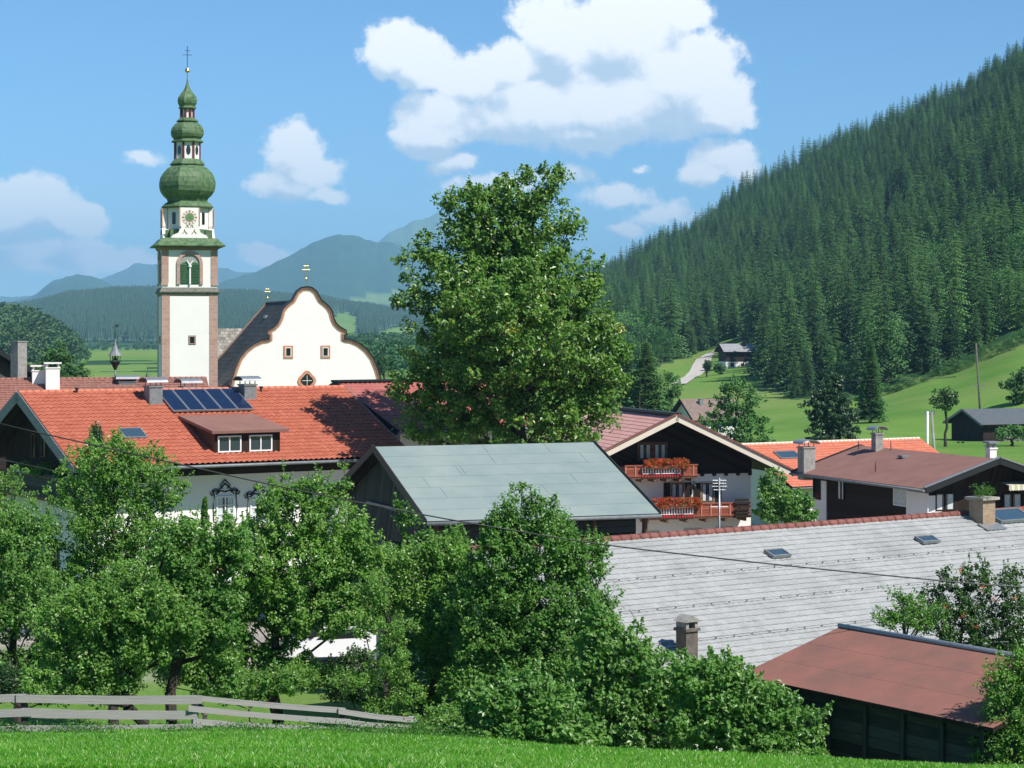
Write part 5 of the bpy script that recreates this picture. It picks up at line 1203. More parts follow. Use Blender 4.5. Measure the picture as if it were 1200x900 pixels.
    m = MB(); m.lathe([(2.2*f, Z(242.8)), (2.62*f, Z(242)), (2.66*f, Z(240.8)), (2.35*f, Z(237)), (2.0*f, Z(234.5)), (2.12*f, Z(231)), (2.45*f, Z(227.5)), (2.75*f, Z(222.5)), (2.86*f, Z(217)), (2.87*f, Z(212)), (2.76*f, Z(206)), (2.5*f, Z(200.5)), (2.15*f, Z(196)), (1.72*f, Z(192.6)), (1.6*f, Z(191))], 8, rot=o8, smooth=False)
    m.build('onion_dome', copper, root, weld=False)
    m = MB(); m.lathe([(1.3, Z(191.5)), (1.76*f, Z(191)), (1.78*f, Z(190)), (1.55*f, Z(186.5)), (1.35*f, Z(184)), (1.2, Z(183.6))], 8, rot=o8, smooth=False); m.build('dome_ledge', copper, root, weld=False)
    m = MB(); m.lathe([(1.28*f, Z(184)), (1.28*f, Z(164))], 8, rot=o8, smooth=False); l1 = m.build('lantern', white_paint, root, weld=False)
    m = MB(); 
    for k in range(8): a = o8+k*pi/4; m.box((1.36*cos(a), 1.36*sin(a), (Z(184)+Z(164))/2), (.15, .24, Z(164)-Z(184)), rz=a)
    m.build('lantern_posts', mat('oxblood_paint', (.16, .035, .03), .6), l1, weld=False)
    m = MB()
    for k in range(8):
        a = k*pi/4; c = Vector((1.285*cos(a), 1.285*sin(a), (Z(181)+Z(167))/2)); n = 10
        u = Vector((-sin(a), cos(a), 0)); nn = Vector((cos(a), sin(a), 0)); m.face([c+nn*.02+u*.24*cos(2*pi*i/n)+Vector((0, 0, .52*sin(2*pi*i/n))) for i in range(n)])
    m.build('oval_window', glass, l1, weld=False)
    m = MB(); m.lathe([(1.2, Z(164.5)), (1.62*f, Z(164)), (1.64*f, Z(163)), (1.4*f, Z(160.8)), (1.36*f, Z(160)), (1.58*f, Z(157.5)), (1.68*f, Z(154)), (1.68*f, Z(151)), (1.6*f, Z(147)), (1.35*f, Z(143.2)), (1.0*f, Z(140.5)), (.85, Z(140))], 8, rot=o8, smooth=False); m.build('onion_dome', copper, root, weld=False)
    m = MB(); m.lathe([(.7, Z(139.8)), (1.1*f, Z(139.5)), (1.12*f, Z(138.6)), (.85*f, Z(135.5)), (.7, Z(134.8))], 8, rot=o8, smooth=False); m.build('dome_ledge', copper, root, weld=False)
    m = MB(); m.lathe([(.62, Z(135)), (.62, Z(124))], 8, rot=o8, smooth=False); l2 = m.build('lantern', white_paint, root, weld=False)
    m = MB()
    for k in range(8): a = o8+k*pi/4; m.box((.68*cos(a), .68*sin(a), (Z(135)+Z(124))/2), (.2, .2, Z(124)-Z(135)), rz=a)
    m.build('lantern_posts', mat('oxblood_paint', (.16, .035, .03), .6), l2, weld=False)
    m = MB(); m.lathe([(.6, Z(124.5)), (.88*f, Z(124)), (.9*f, Z(123)), (.80*f, Z(121)), (.96*f, Z(117.5)), (.99*f, Z(114)), (.93*f, Z(110.5)), (.70*f, Z(106.5)), (.42*f, Z(102.5)), (.22*f, Z(98)), (.12, Z(93.5)), (.06, Z(89))], 8, rot=o8, smooth=False); m.build('onion_dome', copper, root, weld=False)
    m = MB(); m.tube([(0, 0, Z(89)), (0, 0, Z(81))], [.06, .04], 8); m.lathe([(0, -.29), (.2, -.2), (.28, 0), (.2, .2), (0, .29)], 12, (0, 0, Z(78.3))); m.build('gilded_ball', gold, root, weld=False)
    m = MB(); m.tube([(0, 0, Z(76)), (0, 0, Z(49.5))], .035, 6); m.tube([(-.5, 0, Z(60)), (.5, 0, Z(60))], .03, 6); m.tube([(-.28, 0, Z(55)), (.28, 0, Z(55))], .03, 6); m.build('cross', dark_metal, root, weld=False)
def church_nave():
    zg = -14.0; x, y, _ = P(358.7, 400, 223); th = R(18); root = empty('church_nave', (x, y, zg), th, 'white church nave with curved gable and steep dark slate roof', 'church')
    e = lambda z: z-zg
    hwp = [(0, 4.64), (.42, 4.58), (.85, 4.25), (1.12, 3.75), (1.32, 3.35), (1.75, 3.02), (2.15, 2.65), (2.45, 2.15), (2.6, 1.5), (2.85, .95), (3.3, .48), (3.95, .12), (3.95, -.06), (3.72, -.12), (3.72, -.72), (3.95, -.80), (4.6, -.90), (5.35, -1.25), (6.1, -1.85), (6.75, -2.7), (7.2, -3.8), (7.55, -5.0), (7.7, -6.2), (7.8, -14)]
    right = [(a*1.03, e(b)) for a, b in hwp]; left = [(-a, b) for a, b in right[1:]]
    outl = left[::-1]+right; outl = outl[::-1]        # counter-clockwise seen from the front
    m = MB(); m.prism(outl[::-1], lambda a, b, t: (a, t, b), .25, -.35); m.build('gable_wall', plaster, root, weld=False)
    path = [Vector((a, 0, b)) for a, b in (left[::-1]+right)]
    def strip(d0, d1, ya, yb, mt, nm):
        m = MB(); n = len(path); nr = []
        for i in range(n):
            t = path[min(i+1, n-1)]-path[max(i-1, 0)]; t.normalize(); nr.append(Vector((-t.z, 0, t.x)))
        for i in range(n-1):
            a, b = path[i]+nr[i]*d0, path[i+1]+nr[i+1]*d0; c, d = path[i+1]+nr[i+1]*d1, path[i]+nr[i]*d1
            f_ = [p+Vector((0, ya, 0)) for p in (a, b, c, d)]; g_ = [p+Vector((0, yb, 0)) for p in (a, b, c, d)]
            m.face(f_); m.face(g_[::-1]); m.face([f_[3], f_[2], g_[2], g_[3]]); m.face([f_[1], f_[0], g_[0], g_[1]])
        m.build(nm, mt, root, weld=False)
    strip(-.20, .0, -.43, -.352, terracotta, 'gable_border'); strip(-.02, .15, -.52, .3, brown_trim, 'gable_coping'); strip(.15, .24, -.60, .36, dark_metal, 'gable_cap')
    for sx in (-1, 1): window(root, (sx*1.98, -.35, e(-2.0)), (0, -1, 0), .62, .95, white_paint, glass_dark, 1, 1, surround=terracotta, sw=.20, depth=.12)
    # lobed window
    m = MB(); n = 24
    def lobe(r): return [((r*(1+.10*cos(4*2*pi*i/n)))*cos(2*pi*i/n)*.92, e(-5.0)+(r*(1+.10*cos(4*2*pi*i/n)))*sin(2*pi*i/n)) for i in range(n)]
    m.prism(lobe(.98)[::-1], lambda a, b, t: (a, t, b), -.352, -.46); w = m.build('lobed_window', terracotta, root, weld=False)
    m = MB(); m.face([(a, -.468, b) for a, b in lobe(.66)]); m.build('pane', glass_dark, w)
    m = MB(); m.tube([(0, -.50, e(-5.55)), (0, -.50, e(-4.45))], .03, 5); m.tube([(-.5, -.50, e(-5.0)), (.5, -.50, e(-5.0))], .03, 5); m.build('bars', white_paint, w, weld=False)
    # nave roof: concave slopes
    prof = [(0, 3.35), (1.4, 1.75), (3.0, -.1), (5.0, -2.4), (6.6, -4.1), (8.0, -5.35), (9.2, -6.1), (10.2, -6.6)]
    b0, b1 = .25, 20.5
    m = MB()
    for s in (-1, 1):
        for (h0, z0), (h1, z1) in zip(prof[:-1], prof[1:]):
            l = math.hypot(h1-h0, z1-z0); q = [(s*h1, b0, e(z1)), (s*h1, b1, e(z1)), (s*h0, b1, e(z0)), (s*h0, b0, e(z0))]
            if s > 0: q = q
            m.face(q if s > 0 else q[::-1], uv=[(0, h1), (b1, h1), (b1, h0), (0, h0)] if s > 0 else [(0, h0), (b1, h0), (b1, h1), (0, h1)])
            m.face([(a, b, c-.25) for a, b, c in (q[::-1] if s > 0 else q)]); m.face([q[1], q[2], tuple(Vector(q[2])-Vector((0, 0, .25))), tuple(Vector(q[1])-Vector((0, 0, .25)))] )
    # hipped rear end
    m.face([(-3.0, b1, e(-.1)), (3.0, b1, e(-.1)), (0, b1-.01, e(3.35))]); rf = m.build('slate_roof', slate, root, weld=False)
    m = MB()
    for s in (-1, 1): m.tube([(s*h, b1+.05, e(z)+.02) for h, z in prof], .16, 6)
    m.build('verge_board', brown_trim, rf, weld=False)
    m = MB(); m.tube([(0, b0, e(3.4)), (0, b1, e(3.4))], .12, 6); m.build('ridge_cap', dark_metal, rf, weld=False)
    m = MB(); m.box((-1.45, b1-6.5, e(1.78)), (.35, .9, .35)); m.build('roof_hatch', grey_metal, rf)
    m = MB(); m.b2((-8.2, .3, -1), (8.2, b1-.3, e(-5.9))); m.build('wall', plaster, root)
    # lower choir with mottled shingles
    zc = .5; m = MB(); y0, y1 = b1+.1, b1+9; xm = -9.5
    m.face([(xm, y0, e(-6.2)), (-.5, y0, e(-6.2)), (-.5, (y0+y1)/2, e(zc)), (xm, (y0+y1)/2, e(zc))], uv=[(0, 0), (9, 0), (9, 8), (0, 8)]); m.face([(xm, y1, e(-6.2)), (xm, (y0+y1)/2, e(zc)), (-.5, (y0+y1)/2, e(zc)), (-.5, y1, e(-6.2))])
    m.face([(xm, y0, e(-6.2)), (xm, (y0+y1)/2, e(zc)), (xm, y1, e(-6.2))]); m.build('choir_roof', shingle, root, weld=False)
    m = MB(); m.b2((xm+.4, y0+.4, -1), (-.5, y1-.4, e(-6.3))); m.build('wall', plaster, root)
    for (xx, yy, zz) in ((0, 0, 4.9), (0, b1-.3, 3.4)):
        m = MB(); k = 1 if yy == 0 else .75; m.tube([(xx, yy, e(zz)-.2), (xx, yy, e(zz)+2.4*k)], .04, 6); m.tube([(xx-.4*k, yy, e(zz)+1.7*k), (xx+.4*k, yy, e(zz)+1.7*k)], .035, 6); m.tube([(xx-.25*k, yy, e(zz)+2.1*k), (xx+.25*k, yy, e(zz)+2.1*k)], .03, 6)
        m.lathe([(0, -.16), (.12, -.1), (.16, 0), (.12, .1), (0, .16)], 10, (xx, yy, e(zz)+.75*k)); m.build('gilded_cross', gold, root, weld=False)
church_tower(); church_nave()
# small spire far behind the orange roof
x, y, z = P(173, 452, 200); root = empty('little_spire', (x, y, z), 0, 'tiny dark green spire poking above the brown tiled roof', 'spire')
m = MB(); m.lathe([(.5, -4), (.5, -.2)], 8, smooth=False); m.build('shaft', plaster, root, weld=False)
m = MB(); m.lathe([(.62, -.25), (.6, -.1), (.42, .25), (.25, .8), (.05, 1.3)], 8, smooth=False); m.tube([(0, 0, 1.2), (0, 0, 1.9)], .03, 5); m.build('spire_roof', copper_dk, root, weld=False)
# ================================================================== GRAVEL ROAD on the hillside
def road():
    pts = [(796, 451, 3.2), (806, 444, 3.5), (818, 436, 4.2), (822, 428, 4.6), (825, 420, 4.2), (834, 414, 3.6), (846, 410, 3.2), (858, 407.5, 3.0), (872, 405, 3.0), (884, 401, 2.6)]
    def ground_hit(px, py):
        lo, hi = 420.0, 760.0; best = None
        for d in np.arange(lo, hi, 1.0):
            x = (px-CX)/F*d; z = gz(x, d)
            if z >= (HY-py)/F*d: return np.array([x, d])
        return np.array([x, hi])
    c = [ground_hit(a, b) for a, b, _ in pts]; P2 = []
    for i in range(len(c)-1):
        for t in np.linspace(0, 1, 8, endpoint=False): P2.append((c[i]*(1-t)+c[i+1]*t, pts[i][2]*(1-t)+pts[i+1][2]*t))
    for _ in range(3): P2 = [P2[0]]+[((P2[i-1][0]+P2[i][0]*2+P2[i+1][0])/4, P2[i][1]) for i in range(1, len(P2)-1)]+[P2[-1]]
    V = []; Q = []
    for i, (p, w) in enumerate(P2):
        a = P2[max(i-1, 0)][0]; b = P2[min(i+1, len(P2)-1)][0]; t = (b-a)/max(1e-6, np.linalg.norm(b-a)); n = np.array([-t[1], t[0]])
        for k in range(5): q = p+n*w*(k/4-.5)*1.15; V.append((q[0], q[1], gz(q[0], q[1])+.22))
    for i in range(len(P2)-1):
        for k in range(4): b = i*5+k; Q.append([b, b+5, b+6, b+1])
    o = np_mesh('gravel_road', V, Q, mat('pale_gravel', (.50, .47, .42), .95, noise=.12, ns=1.5), smooth=True); tag(o, kind='structure')
road()
# ================================================================== TREES IN THE VILLAGE
def foot(px, d):
    x = (px-CX)/F*d; return (x, d, gz(x, d))
def vt(name, px, d, bl, clumps, per, ls, cr, r0, lm, bm, label, seed, cat='tree', H=None, group=None, lean=(0, 0), bare=.2, flat=.6, inner=.5, twist=.12):
    b = foot(px, d)
    if d < 80: bl = [(q[0], q[1]+2, q[2]*1.12, q[3]*1.13)+tuple(q[4:]) for q in bl]; clumps = int(clumps*1.35)
    B = pxblobs(d, b, bl); top = max(q[2]+q[5]*.7 for q in B)
    return make_tree(name, b, B, clumps, per, ls, cr, H or top, r0, lm, bm, label, cat, seed, group, lean, bare, flat, inner, twist=twist)
# the big maple
MB_ = [(580, 240, 36, 30), (622, 232, 32, 28), (575, 262, 50, 48), (610, 225, 38, 32), (640, 270, 42, 42), (525, 330, 52, 42), (590, 340, 70, 66), (655, 330, 48, 46), (520, 405, 36, 62, 0), (585, 430, 80, 70), (665, 420, 62, 58), (540, 480, 52, 40), (620, 490, 66, 36), (675, 480, 42, 34), (690, 378, 34, 20), (500, 300, 26, 22), (548, 235, 26, 24), (640, 210, 22, 16), (600, 300, 60, 90, 3.5), (600, 400, 90, 70, 3.5), (600, 380, 80, 80, -3.2), (500, 455, 32, 24), (702, 440, 26, 22), (560, 505, 60, 24), (650, 512, 50, 22), (705, 405, 26, 18), (505, 500, 26, 22), (480, 350, 14, 16)]
MB_ = [((q[0]-600)*1.07+600, q[1], q[2]*1.08, q[3])+tuple(q[4:]) for q in MB_]+[(718, 425, 20, 16), (728, 445, 14, 10), (690, 340, 14, 12), (478, 470, 16, 10)]
mr = vt('maple_tree', 606, 108, MB_, 1150, 92, .22, .80, .42, leaf_maple, bark, 'huge dense green maple rising between the church and the chalet', 3, bare=.15, inner=.3, flat=.55, twist=.2)
yb = [(600, 383, 5, 7, -5.2), (724, 384, 6, 4, 0)]
B = pxblobs(108, mr.location, yb); g = np.random.default_rng(2); C = np.concatenate([blob_points([b], 6, g) for b in B]); V, Q = clump_leaves(C, np.full(len(C), .25), 9, .18, g); np_mesh('yellowed_leaves', V, Q, leaf_yellow, mr)
# fruit trees and bushes on the bank, left to right
vt('plum_tree', 12, 78, [(10, 575, 26, 30), (0, 620, 30, 30), (30, 625, 18, 24), (-20, 600, 30, 50)], 90, 130, .085, .36, .12, leaf_apple, bark_grey, 'pale green leafy tree cut by the left edge in front of the timber balcony', 21)
vt('apple_tree', 136, 63, [(130, 535, 40, 26), (165, 560, 44, 32), (95, 575, 36, 34), (200, 575, 22, 18), (140, 610, 60, 36), (80, 640, 40, 40), (185, 640, 44, 38), (130, 680, 60, 40), (55, 590, 16, 14), (60, 690, 36, 30), (120, 730, 70, 30), (40, 650, 30, 40)],
   430, 120, .095, .36, .15, leaf_apple, bark, 'tallest fruit tree at the left with dark forked trunk before the orange roof', 22, bare=.3, inner=.35, twist=.08)
vt('apple_tree', 20, 60, [(20, 680, 42, 46), (60, 730, 40, 36), (-15, 640, 40, 40), (20, 620, 36, 26), (-10, 720, 40, 40), (30, 780, 30, 16)], 250, 120, .095, .36, .13, leaf_apple2, bark, 'dense fruit tree at the left edge beside the bright lawn', 23, bare=.15, inner=.3)
vt('crooked_apple_tree', 143, 52, [(100, 720, 46, 30), (150, 700, 50, 36), (195, 725, 40, 30), (120, 765, 40, 22), (75, 755, 26, 18), (160, 750, 44, 24), (60, 800, 30, 20), (115, 800, 30, 18), (150, 795, 20, 16)], 340, 110, .09, .32, .13, leaf_apple, bark, 'low crooked fruit tree straight behind the fence on the left', 24, bare=.3, inner=.3, lean=(.1, 0), twist=.16)
vt('crooked_apple_tree', 186, 53, [(215, 700, 44, 34), (245, 735, 34, 26), (180, 740, 36, 26), (225, 665, 34, 24), (258, 768, 22, 14), (255, 700, 24, 26), (215, 640, 36, 30), (270, 640, 26, 34), (262, 800, 22, 18)], 320, 110, .09, .32, .14, leaf_apple2, bark, 'leaning fruit tree with a dark bare fork right of the crooked one', 25, bare=.35, inner=.3, lean=(.22, 0), twist=.16)
vt('pear_tree', 322, 56, [(345, 600, 42, 34), (385, 620, 42, 34), (300, 640, 40, 32), (345, 660, 66, 40), (405, 665, 34, 34), (290, 700, 36, 34), (345, 715, 60, 34), (400, 555, 10, 16), (366, 575, 24, 20), (320, 580, 18, 22), (395, 710, 34, 24), (290, 770, 26, 30), (330, 770, 30, 20), (270, 720, 24, 40), (350, 785, 40, 16), (425, 640, 26, 26), (300, 800, 24, 14)],
   560, 115, .092, .34, .16, leaf_apple, bark, 'broad fruit tree in front of the white house wall and its scrolled windows', 26, bare=.3, inner=.35)
vt('slender_tree', 452, 54, [(440, 690, 20, 20), (430, 730, 22, 16), (470, 740, 22, 20), (455, 780, 26, 26), (410, 795, 30, 12), (440, 830, 18, 22), (470, 820, 24, 30)], 110, 100, .065, .27, .07, leaf_apple, bark, 'thin young tree before the white car', 27, bare=.3, inner=.25)
vt('hawthorn_tree', 500, 57, [(500, 690, 36, 36), (520, 650, 30, 24), (470, 660, 28, 22), (510, 740, 44, 34), (500, 790, 44, 34), (530, 700, 32, 36), (485, 835, 36, 26), (530, 840, 36, 30), (450, 700, 26, 22), (545, 760, 30, 40), (465, 760, 22, 24)], 420, 115, .088, .33, .13, leaf_apple, bark, 'rounded green tree between the white car and the white tarpaulin', 28, bare=.15, inner=.3)
vt('walnut_sapling', 487, 70, [(480, 620, 9, 26), (500, 645, 22, 20), (530, 640, 22, 16), (470, 600, 7, 14), (515, 665, 30, 24), (460, 640, 10, 8)], 70, 90, .13, .35, .07, leaf_light, bark_grey, 'light green sapling with large leaves in front of the barn gable', 29, bare=.3)
vt('hazel_tree', 615, 55, [(603, 590, 16, 22), (640, 605, 26, 22), (590, 620, 26, 24), (640, 640, 44, 34), (585, 660, 38, 38), (640, 700, 56, 44), (680, 655, 30, 28), (560, 720, 34, 46), (620, 750, 64, 46), (665, 745, 42, 40), (700, 720, 22, 30), (560, 790, 36, 40), (690, 640, 20, 14), (615, 575, 8, 12), (600, 800, 70, 30)],
   760, 115, .088, .33, .17, leaf_apple2, bark, 'tall dense dark green tree in the middle before the grey-green barn roof', 30, bare=.12, inner=.35)
vt('hazel_bush', 745, 49, [(720, 760, 40, 30), (760, 790, 44, 30), (735, 820, 50, 34), (790, 820, 44, 30), (700, 800, 34, 40), (760, 855, 60, 26), (700, 730, 22, 22), (690, 860, 34, 20)], 430, 62, .115, .30, .08, leaf_big, bark_grey, 'large-leaved bush spilling over the bank below the grey roof', 31, 'bush', bare=.05, inner=.35, flat=.5)
vt('hazel_bush', 860, 46, [(840, 800, 44, 26), (880, 815, 40, 26), (850, 835, 52, 34), (915, 845, 40, 28), (880, 865, 46, 24), (935, 870, 30, 20), (820, 850, 34, 30), (900, 880, 50, 12), (815, 790, 26, 18)], 430, 60, .115, .28, .08, leaf_big, bark_grey, 'large-leaved bush reaching right to the reddish shed', 32, 'bush', bare=.05, inner=.35, flat=.5)
vt('elder_bush', 610, 45, [(590, 820, 38, 24), (640, 835, 40, 30), (600, 855, 44, 20), (670, 860, 34, 18), (560, 850, 24, 22), (620, 800, 24, 14)], 230, 60, .12, .28, .06, leaf_big, bark_grey, 'bright low bush with big leaves at the meadow edge in the middle', 33, 'bush', bare=.05, inner=.3, flat=.5)
vt('small_bush', 500, 46.5, [(520, 845, 30, 18), (490, 860, 20, 10), (545, 860, 20, 14)], 70, 80, .07, .25, .04, leaf_apple, bark_grey, 'small bush swallowing the right end of the wooden fence', 34, 'bush', bare=.05)
vt('young_fruit_tree', 232, 56, [(225, 770, 26, 22), (250, 790, 24, 18), (205, 785, 20, 14), (270, 760, 18, 20), (235, 740, 20, 20)], 150, 90, .085, .30, .07, leaf_apple, bark_grey, 'small young fruit tree filling the gap between the leaning tree and the broad one', 74, bare=.15)
vt('bramble_bush', 300, 54.5, [(300, 800, 26, 12), (340, 795, 28, 14), (270, 812, 20, 8)], 90, 90, .07, .26, .03, leaf_apple2, bark_grey, 'low dark bramble below the broad fruit tree behind the fence', 71, 'bush', bare=.05)
vt('bramble_bush', 415, 56, [(405, 800, 28, 16), (440, 805, 26, 18), (385, 790, 24, 12), (420, 775, 20, 12)], 120, 90, .07, .26, .03, leaf_dark, bark_grey, 'shaded dark bush between the blue roll and the white car', 72, 'bush', bare=.05)
vt('bramble_bush', 30, 56, [(20, 800, 34, 14), (60, 805, 30, 14), (-20, 795, 30, 16), (90, 800, 24, 14)], 130, 90, .07, .26, .03, leaf_dark, bark_grey, 'dark shaded bush below the bright lawn at the left edge', 73, 'bush', bare=.05)
vt('rowan_tree', 1130, 53, [(1125, 690, 26, 30), (1100, 715, 30, 26), (1150, 715, 36, 32), (1180, 705, 30, 26), (1120, 745, 40, 18), (1170, 745, 36, 20), (1150, 670, 20, 16), (1200, 735, 34, 34), (1110, 670, 8, 12), (1188, 675, 16, 12)], 170, 100, .075, .26, .08, leaf_rowan, bark_grey, 'rowan tree with orange berry clusters in front of the grey roof', 35, bare=.2, inner=.2, twist=.06)
rw = [o for o in bpy.data.objects if o.name == 'rowan_tree'][0]; g = np.random.default_rng(6); B = pxblobs(53, rw.location, [(1123, 668, 3, 3, -1), (1130, 722, 4, 3, -1), (1167, 702, 3, 3, -1), (1108, 712, 5, 3, -1), (1145, 735, 3, 3, -1), (1190, 700, 3, 3, -1), (1152, 690, 3, 3, -1)])
C = np.concatenate([blob_points([b], 4, g) for b in B]); V, Q = clump_leaves(C, np.full(len(C), .05), 8, .03, g); np_mesh('berries', V, Q, mat_leaf('rowan_berry', (.55, .07, .02), (.7, .14, .03), None, 0), rw)
vt('privet_shrub', 1060, 52.5, [(1050, 722, 22, 14), (1080, 720, 26, 18), (1030, 718, 10, 10), (1062, 700, 14, 12)], 60, 100, .06, .24, .05, leaf_apple2, bark_grey, 'small green shrub behind the back edge of the reddish shed roof', 36, 'shrub', bare=.1, inner=.1)
vt('shrub', 1180, 43, [(1180, 800, 26, 26), (1200, 830, 40, 40), (1175, 860, 30, 30), (1215, 780, 30, 26), (1195, 885, 40, 20), (1160, 890, 18, 12)], 230, 110, .06, .26, .07, leaf_apple, bark_grey, 'leafy green bush in the bottom right corner before the shed', 37, 'bush', bare=.08, inner=.3)
vt('young_plane_tree', 918, 100, [(905, 570, 14, 18), (920, 590, 26, 18), (935, 605, 24, 14), (905, 600, 16, 14), (897, 585, 10, 10), (940, 590, 14, 10)], 120, 90, .15, .45, .13, leaf_big, bark_grey, 'bushy bright green tree between the chalet and the brown-roofed house', 38, bare=.2, inner=.3)
# thuja tips
def conifer(name, px, d, ptop, wpx, lm, label, seed, lv=26, width=None):
    b = foot(px, d); H = (HY-ptop)/F*d-b[2]; V, Q = spruce_mesh('c', H, seed, lv*2, width=(wpx/2/F*d)/H*1.1, dens=15)
    r = empty(name, b, 0, label, 'tree'); mb = MB(); mb.tube([(0, 0, -.3), (0, 0, H*.95)], [H*.018+.05, .03], 7); mb.build('trunk', bark, r); np_mesh('crown', V, Q, lm, r); return r
def thuja(px, d, ptop, wpx, lm, label, seed, hpx=90):
    b = foot(px, d); H = (HY-ptop)/F*d-b[2]; g = np.random.default_rng(seed); w = wpx/2/F*d
    r = empty('thuja', b, 0, label, 'tree'); mb = MB(); mb.tube([(0, 0, -.3), (0, 0, H*.9)], [.09, .02], 6); mb.build('trunk', bark, r)
    n = 150; t = g.uniform(.05, 1, n); a = g.uniform(0, 6.28, n); rr = w*np.minimum(1, (1-t)*2.6)*g.uniform(.5, 1, n); C = np.stack([rr*np.cos(a), rr*np.sin(a), H*t*.98], 1)
    V, Q = clump_leaves(C, np.full(n, w*.30), 60, .10, g, 1.5); np_mesh('crown', V, Q, lm, r)
thuja(113, 86, 496, 52, mat_leaf('thuja_leaf', (.018, .065, .018), (.05, .13, .03), None, .2), 'dark thuja tip rising behind the tallest fruit tree', 4)
thuja(240, 90, 583, 20, leaf_light, 'small yellow-green thuja in front of the white farmhouse wall', 5)
b = foot(200, 92); g = np.random.default_rng(3); r = empty('flowering_shrub', b, 0, 'orange flowering shrub glimpsed between the fruit trees', 'shrub'); B = pxblobs(78, b, [(188, 665, 12, 14, 0), (200, 680, 8, 10, 0), (234, 675, 7, 16, 0), (255, 660, 8, 8, 0)])
r.location = foot(200, 78); B = pxblobs(78, r.location, [(188, 665, 12, 14, 0), (200, 680, 8, 10, 0), (234, 675, 7, 16, 0), (255, 660, 8, 8, 0)])
C = blob_points(B, 44, g, .2); V, Q = clump_leaves(C, np.full(44, .22), 60, .07, g); np_mesh('blossom', V, Q, leaf_orange, r); mb = MB(); skeleton(mb, C, 3.0, .06, g); mb.build('stems', bark, r, weld=False)
# mid-distance trees
for (px, d, bl, n, label, s, lm) in (
   (70, 190, [(68, 420, 22, 20), (60, 440, 30, 18), (88, 440, 20, 16)], 110, 'round green tree between the weathered timber house and the bell turret', 51, leaf_wood),
   (862, 215, [(865, 470, 28, 26), (850, 500, 30, 28), (880, 505, 26, 26), (866, 525, 40, 20), (858, 452, 12, 12)], 190, 'big loose green walnut tree right behind the flower balcony chalet', 52, leaf_wood),
   (750, 240, [(700, 470, 22, 14), (690, 445, 24, 14)], 50, 'light green tree peeping out right of the maple', 53, leaf_apple2),
   (1108, 262, [(1108, 470, 15, 12), (1112, 462, 8, 8)], 26, 'small sparse greyish tree on the green slope beside the tall pole', 54, leaf_rowan),
   (1192, 330, [(1195, 455, 18, 20), (1205, 440, 14, 12)], 70, 'dark round tree cut by the right edge above the hay barn', 55, leaf_wood),
   (1185, 262, [(1180, 508, 14, 8), (1196, 506, 12, 8)], 30, 'low grey-green shrub in front of the hay barn door', 56, leaf_wood),
   (782, 300, [(785, 455, 14, 20), (775, 470, 16, 18)], 50, 'bushy tree left of the small grey-brown house', 57, leaf_wood),
   (450, 420, [(450, 428, 12, 10), (436, 432, 10, 8)], 24, 'round bright green tree at the right foot of the church gable', 58, leaf_wood),
   (1128, 275, [(1125, 526, 10, 5), (1140, 527, 10, 5)], 14, 'low dark bush at the left foot of the hay barn', 59, leaf_dark),
   (828, 555, [(829, 430, 4, 6)], 12, 'little dark round tree beside the hillside chalet', 60, leaf_dark),
   (846, 560, [(843, 432, 6, 5)], 12, 'small tree directly in front of the hillside chalet', 61, leaf_wood)):
    k = d/100.; vt('broadleaf_tree', px, d, bl, n, 60, .16*k**.7, .42*k**.75, .11*k**.5, lm, bark, label, s, inner=.4, bare=.25)
vt('pine_tree', 975, 235, [(975, 445, 14, 12), (972, 468, 24, 18), (978, 490, 32, 20), (970, 515, 34, 18), (985, 510, 26, 14), (965, 480, 22, 16)], 260, 110, .26, .62, .3, mat_leaf('pine_needles', (.018, .06, .025), (.05, .12, .04), None, .15), bark, 'broad dark pine standing alone behind the long orange roof', 61, inner=.2, flat=.45)
conifer('spruce_tree', 757, 255, 395, 62, needle, 'dark spruce between the maple and the gravel road', 62, 30)
conifer('spruce_tree', 735, 300, 410, 44, needle, 'dark spruce half hidden by the right side of the maple', 63, 26)
conifer('spruce_tree', 1020, 330, 395, 34, needle_l, 'paler conifer at the lower wood edge right of the lone pine', 64, 26)
build_extra = True
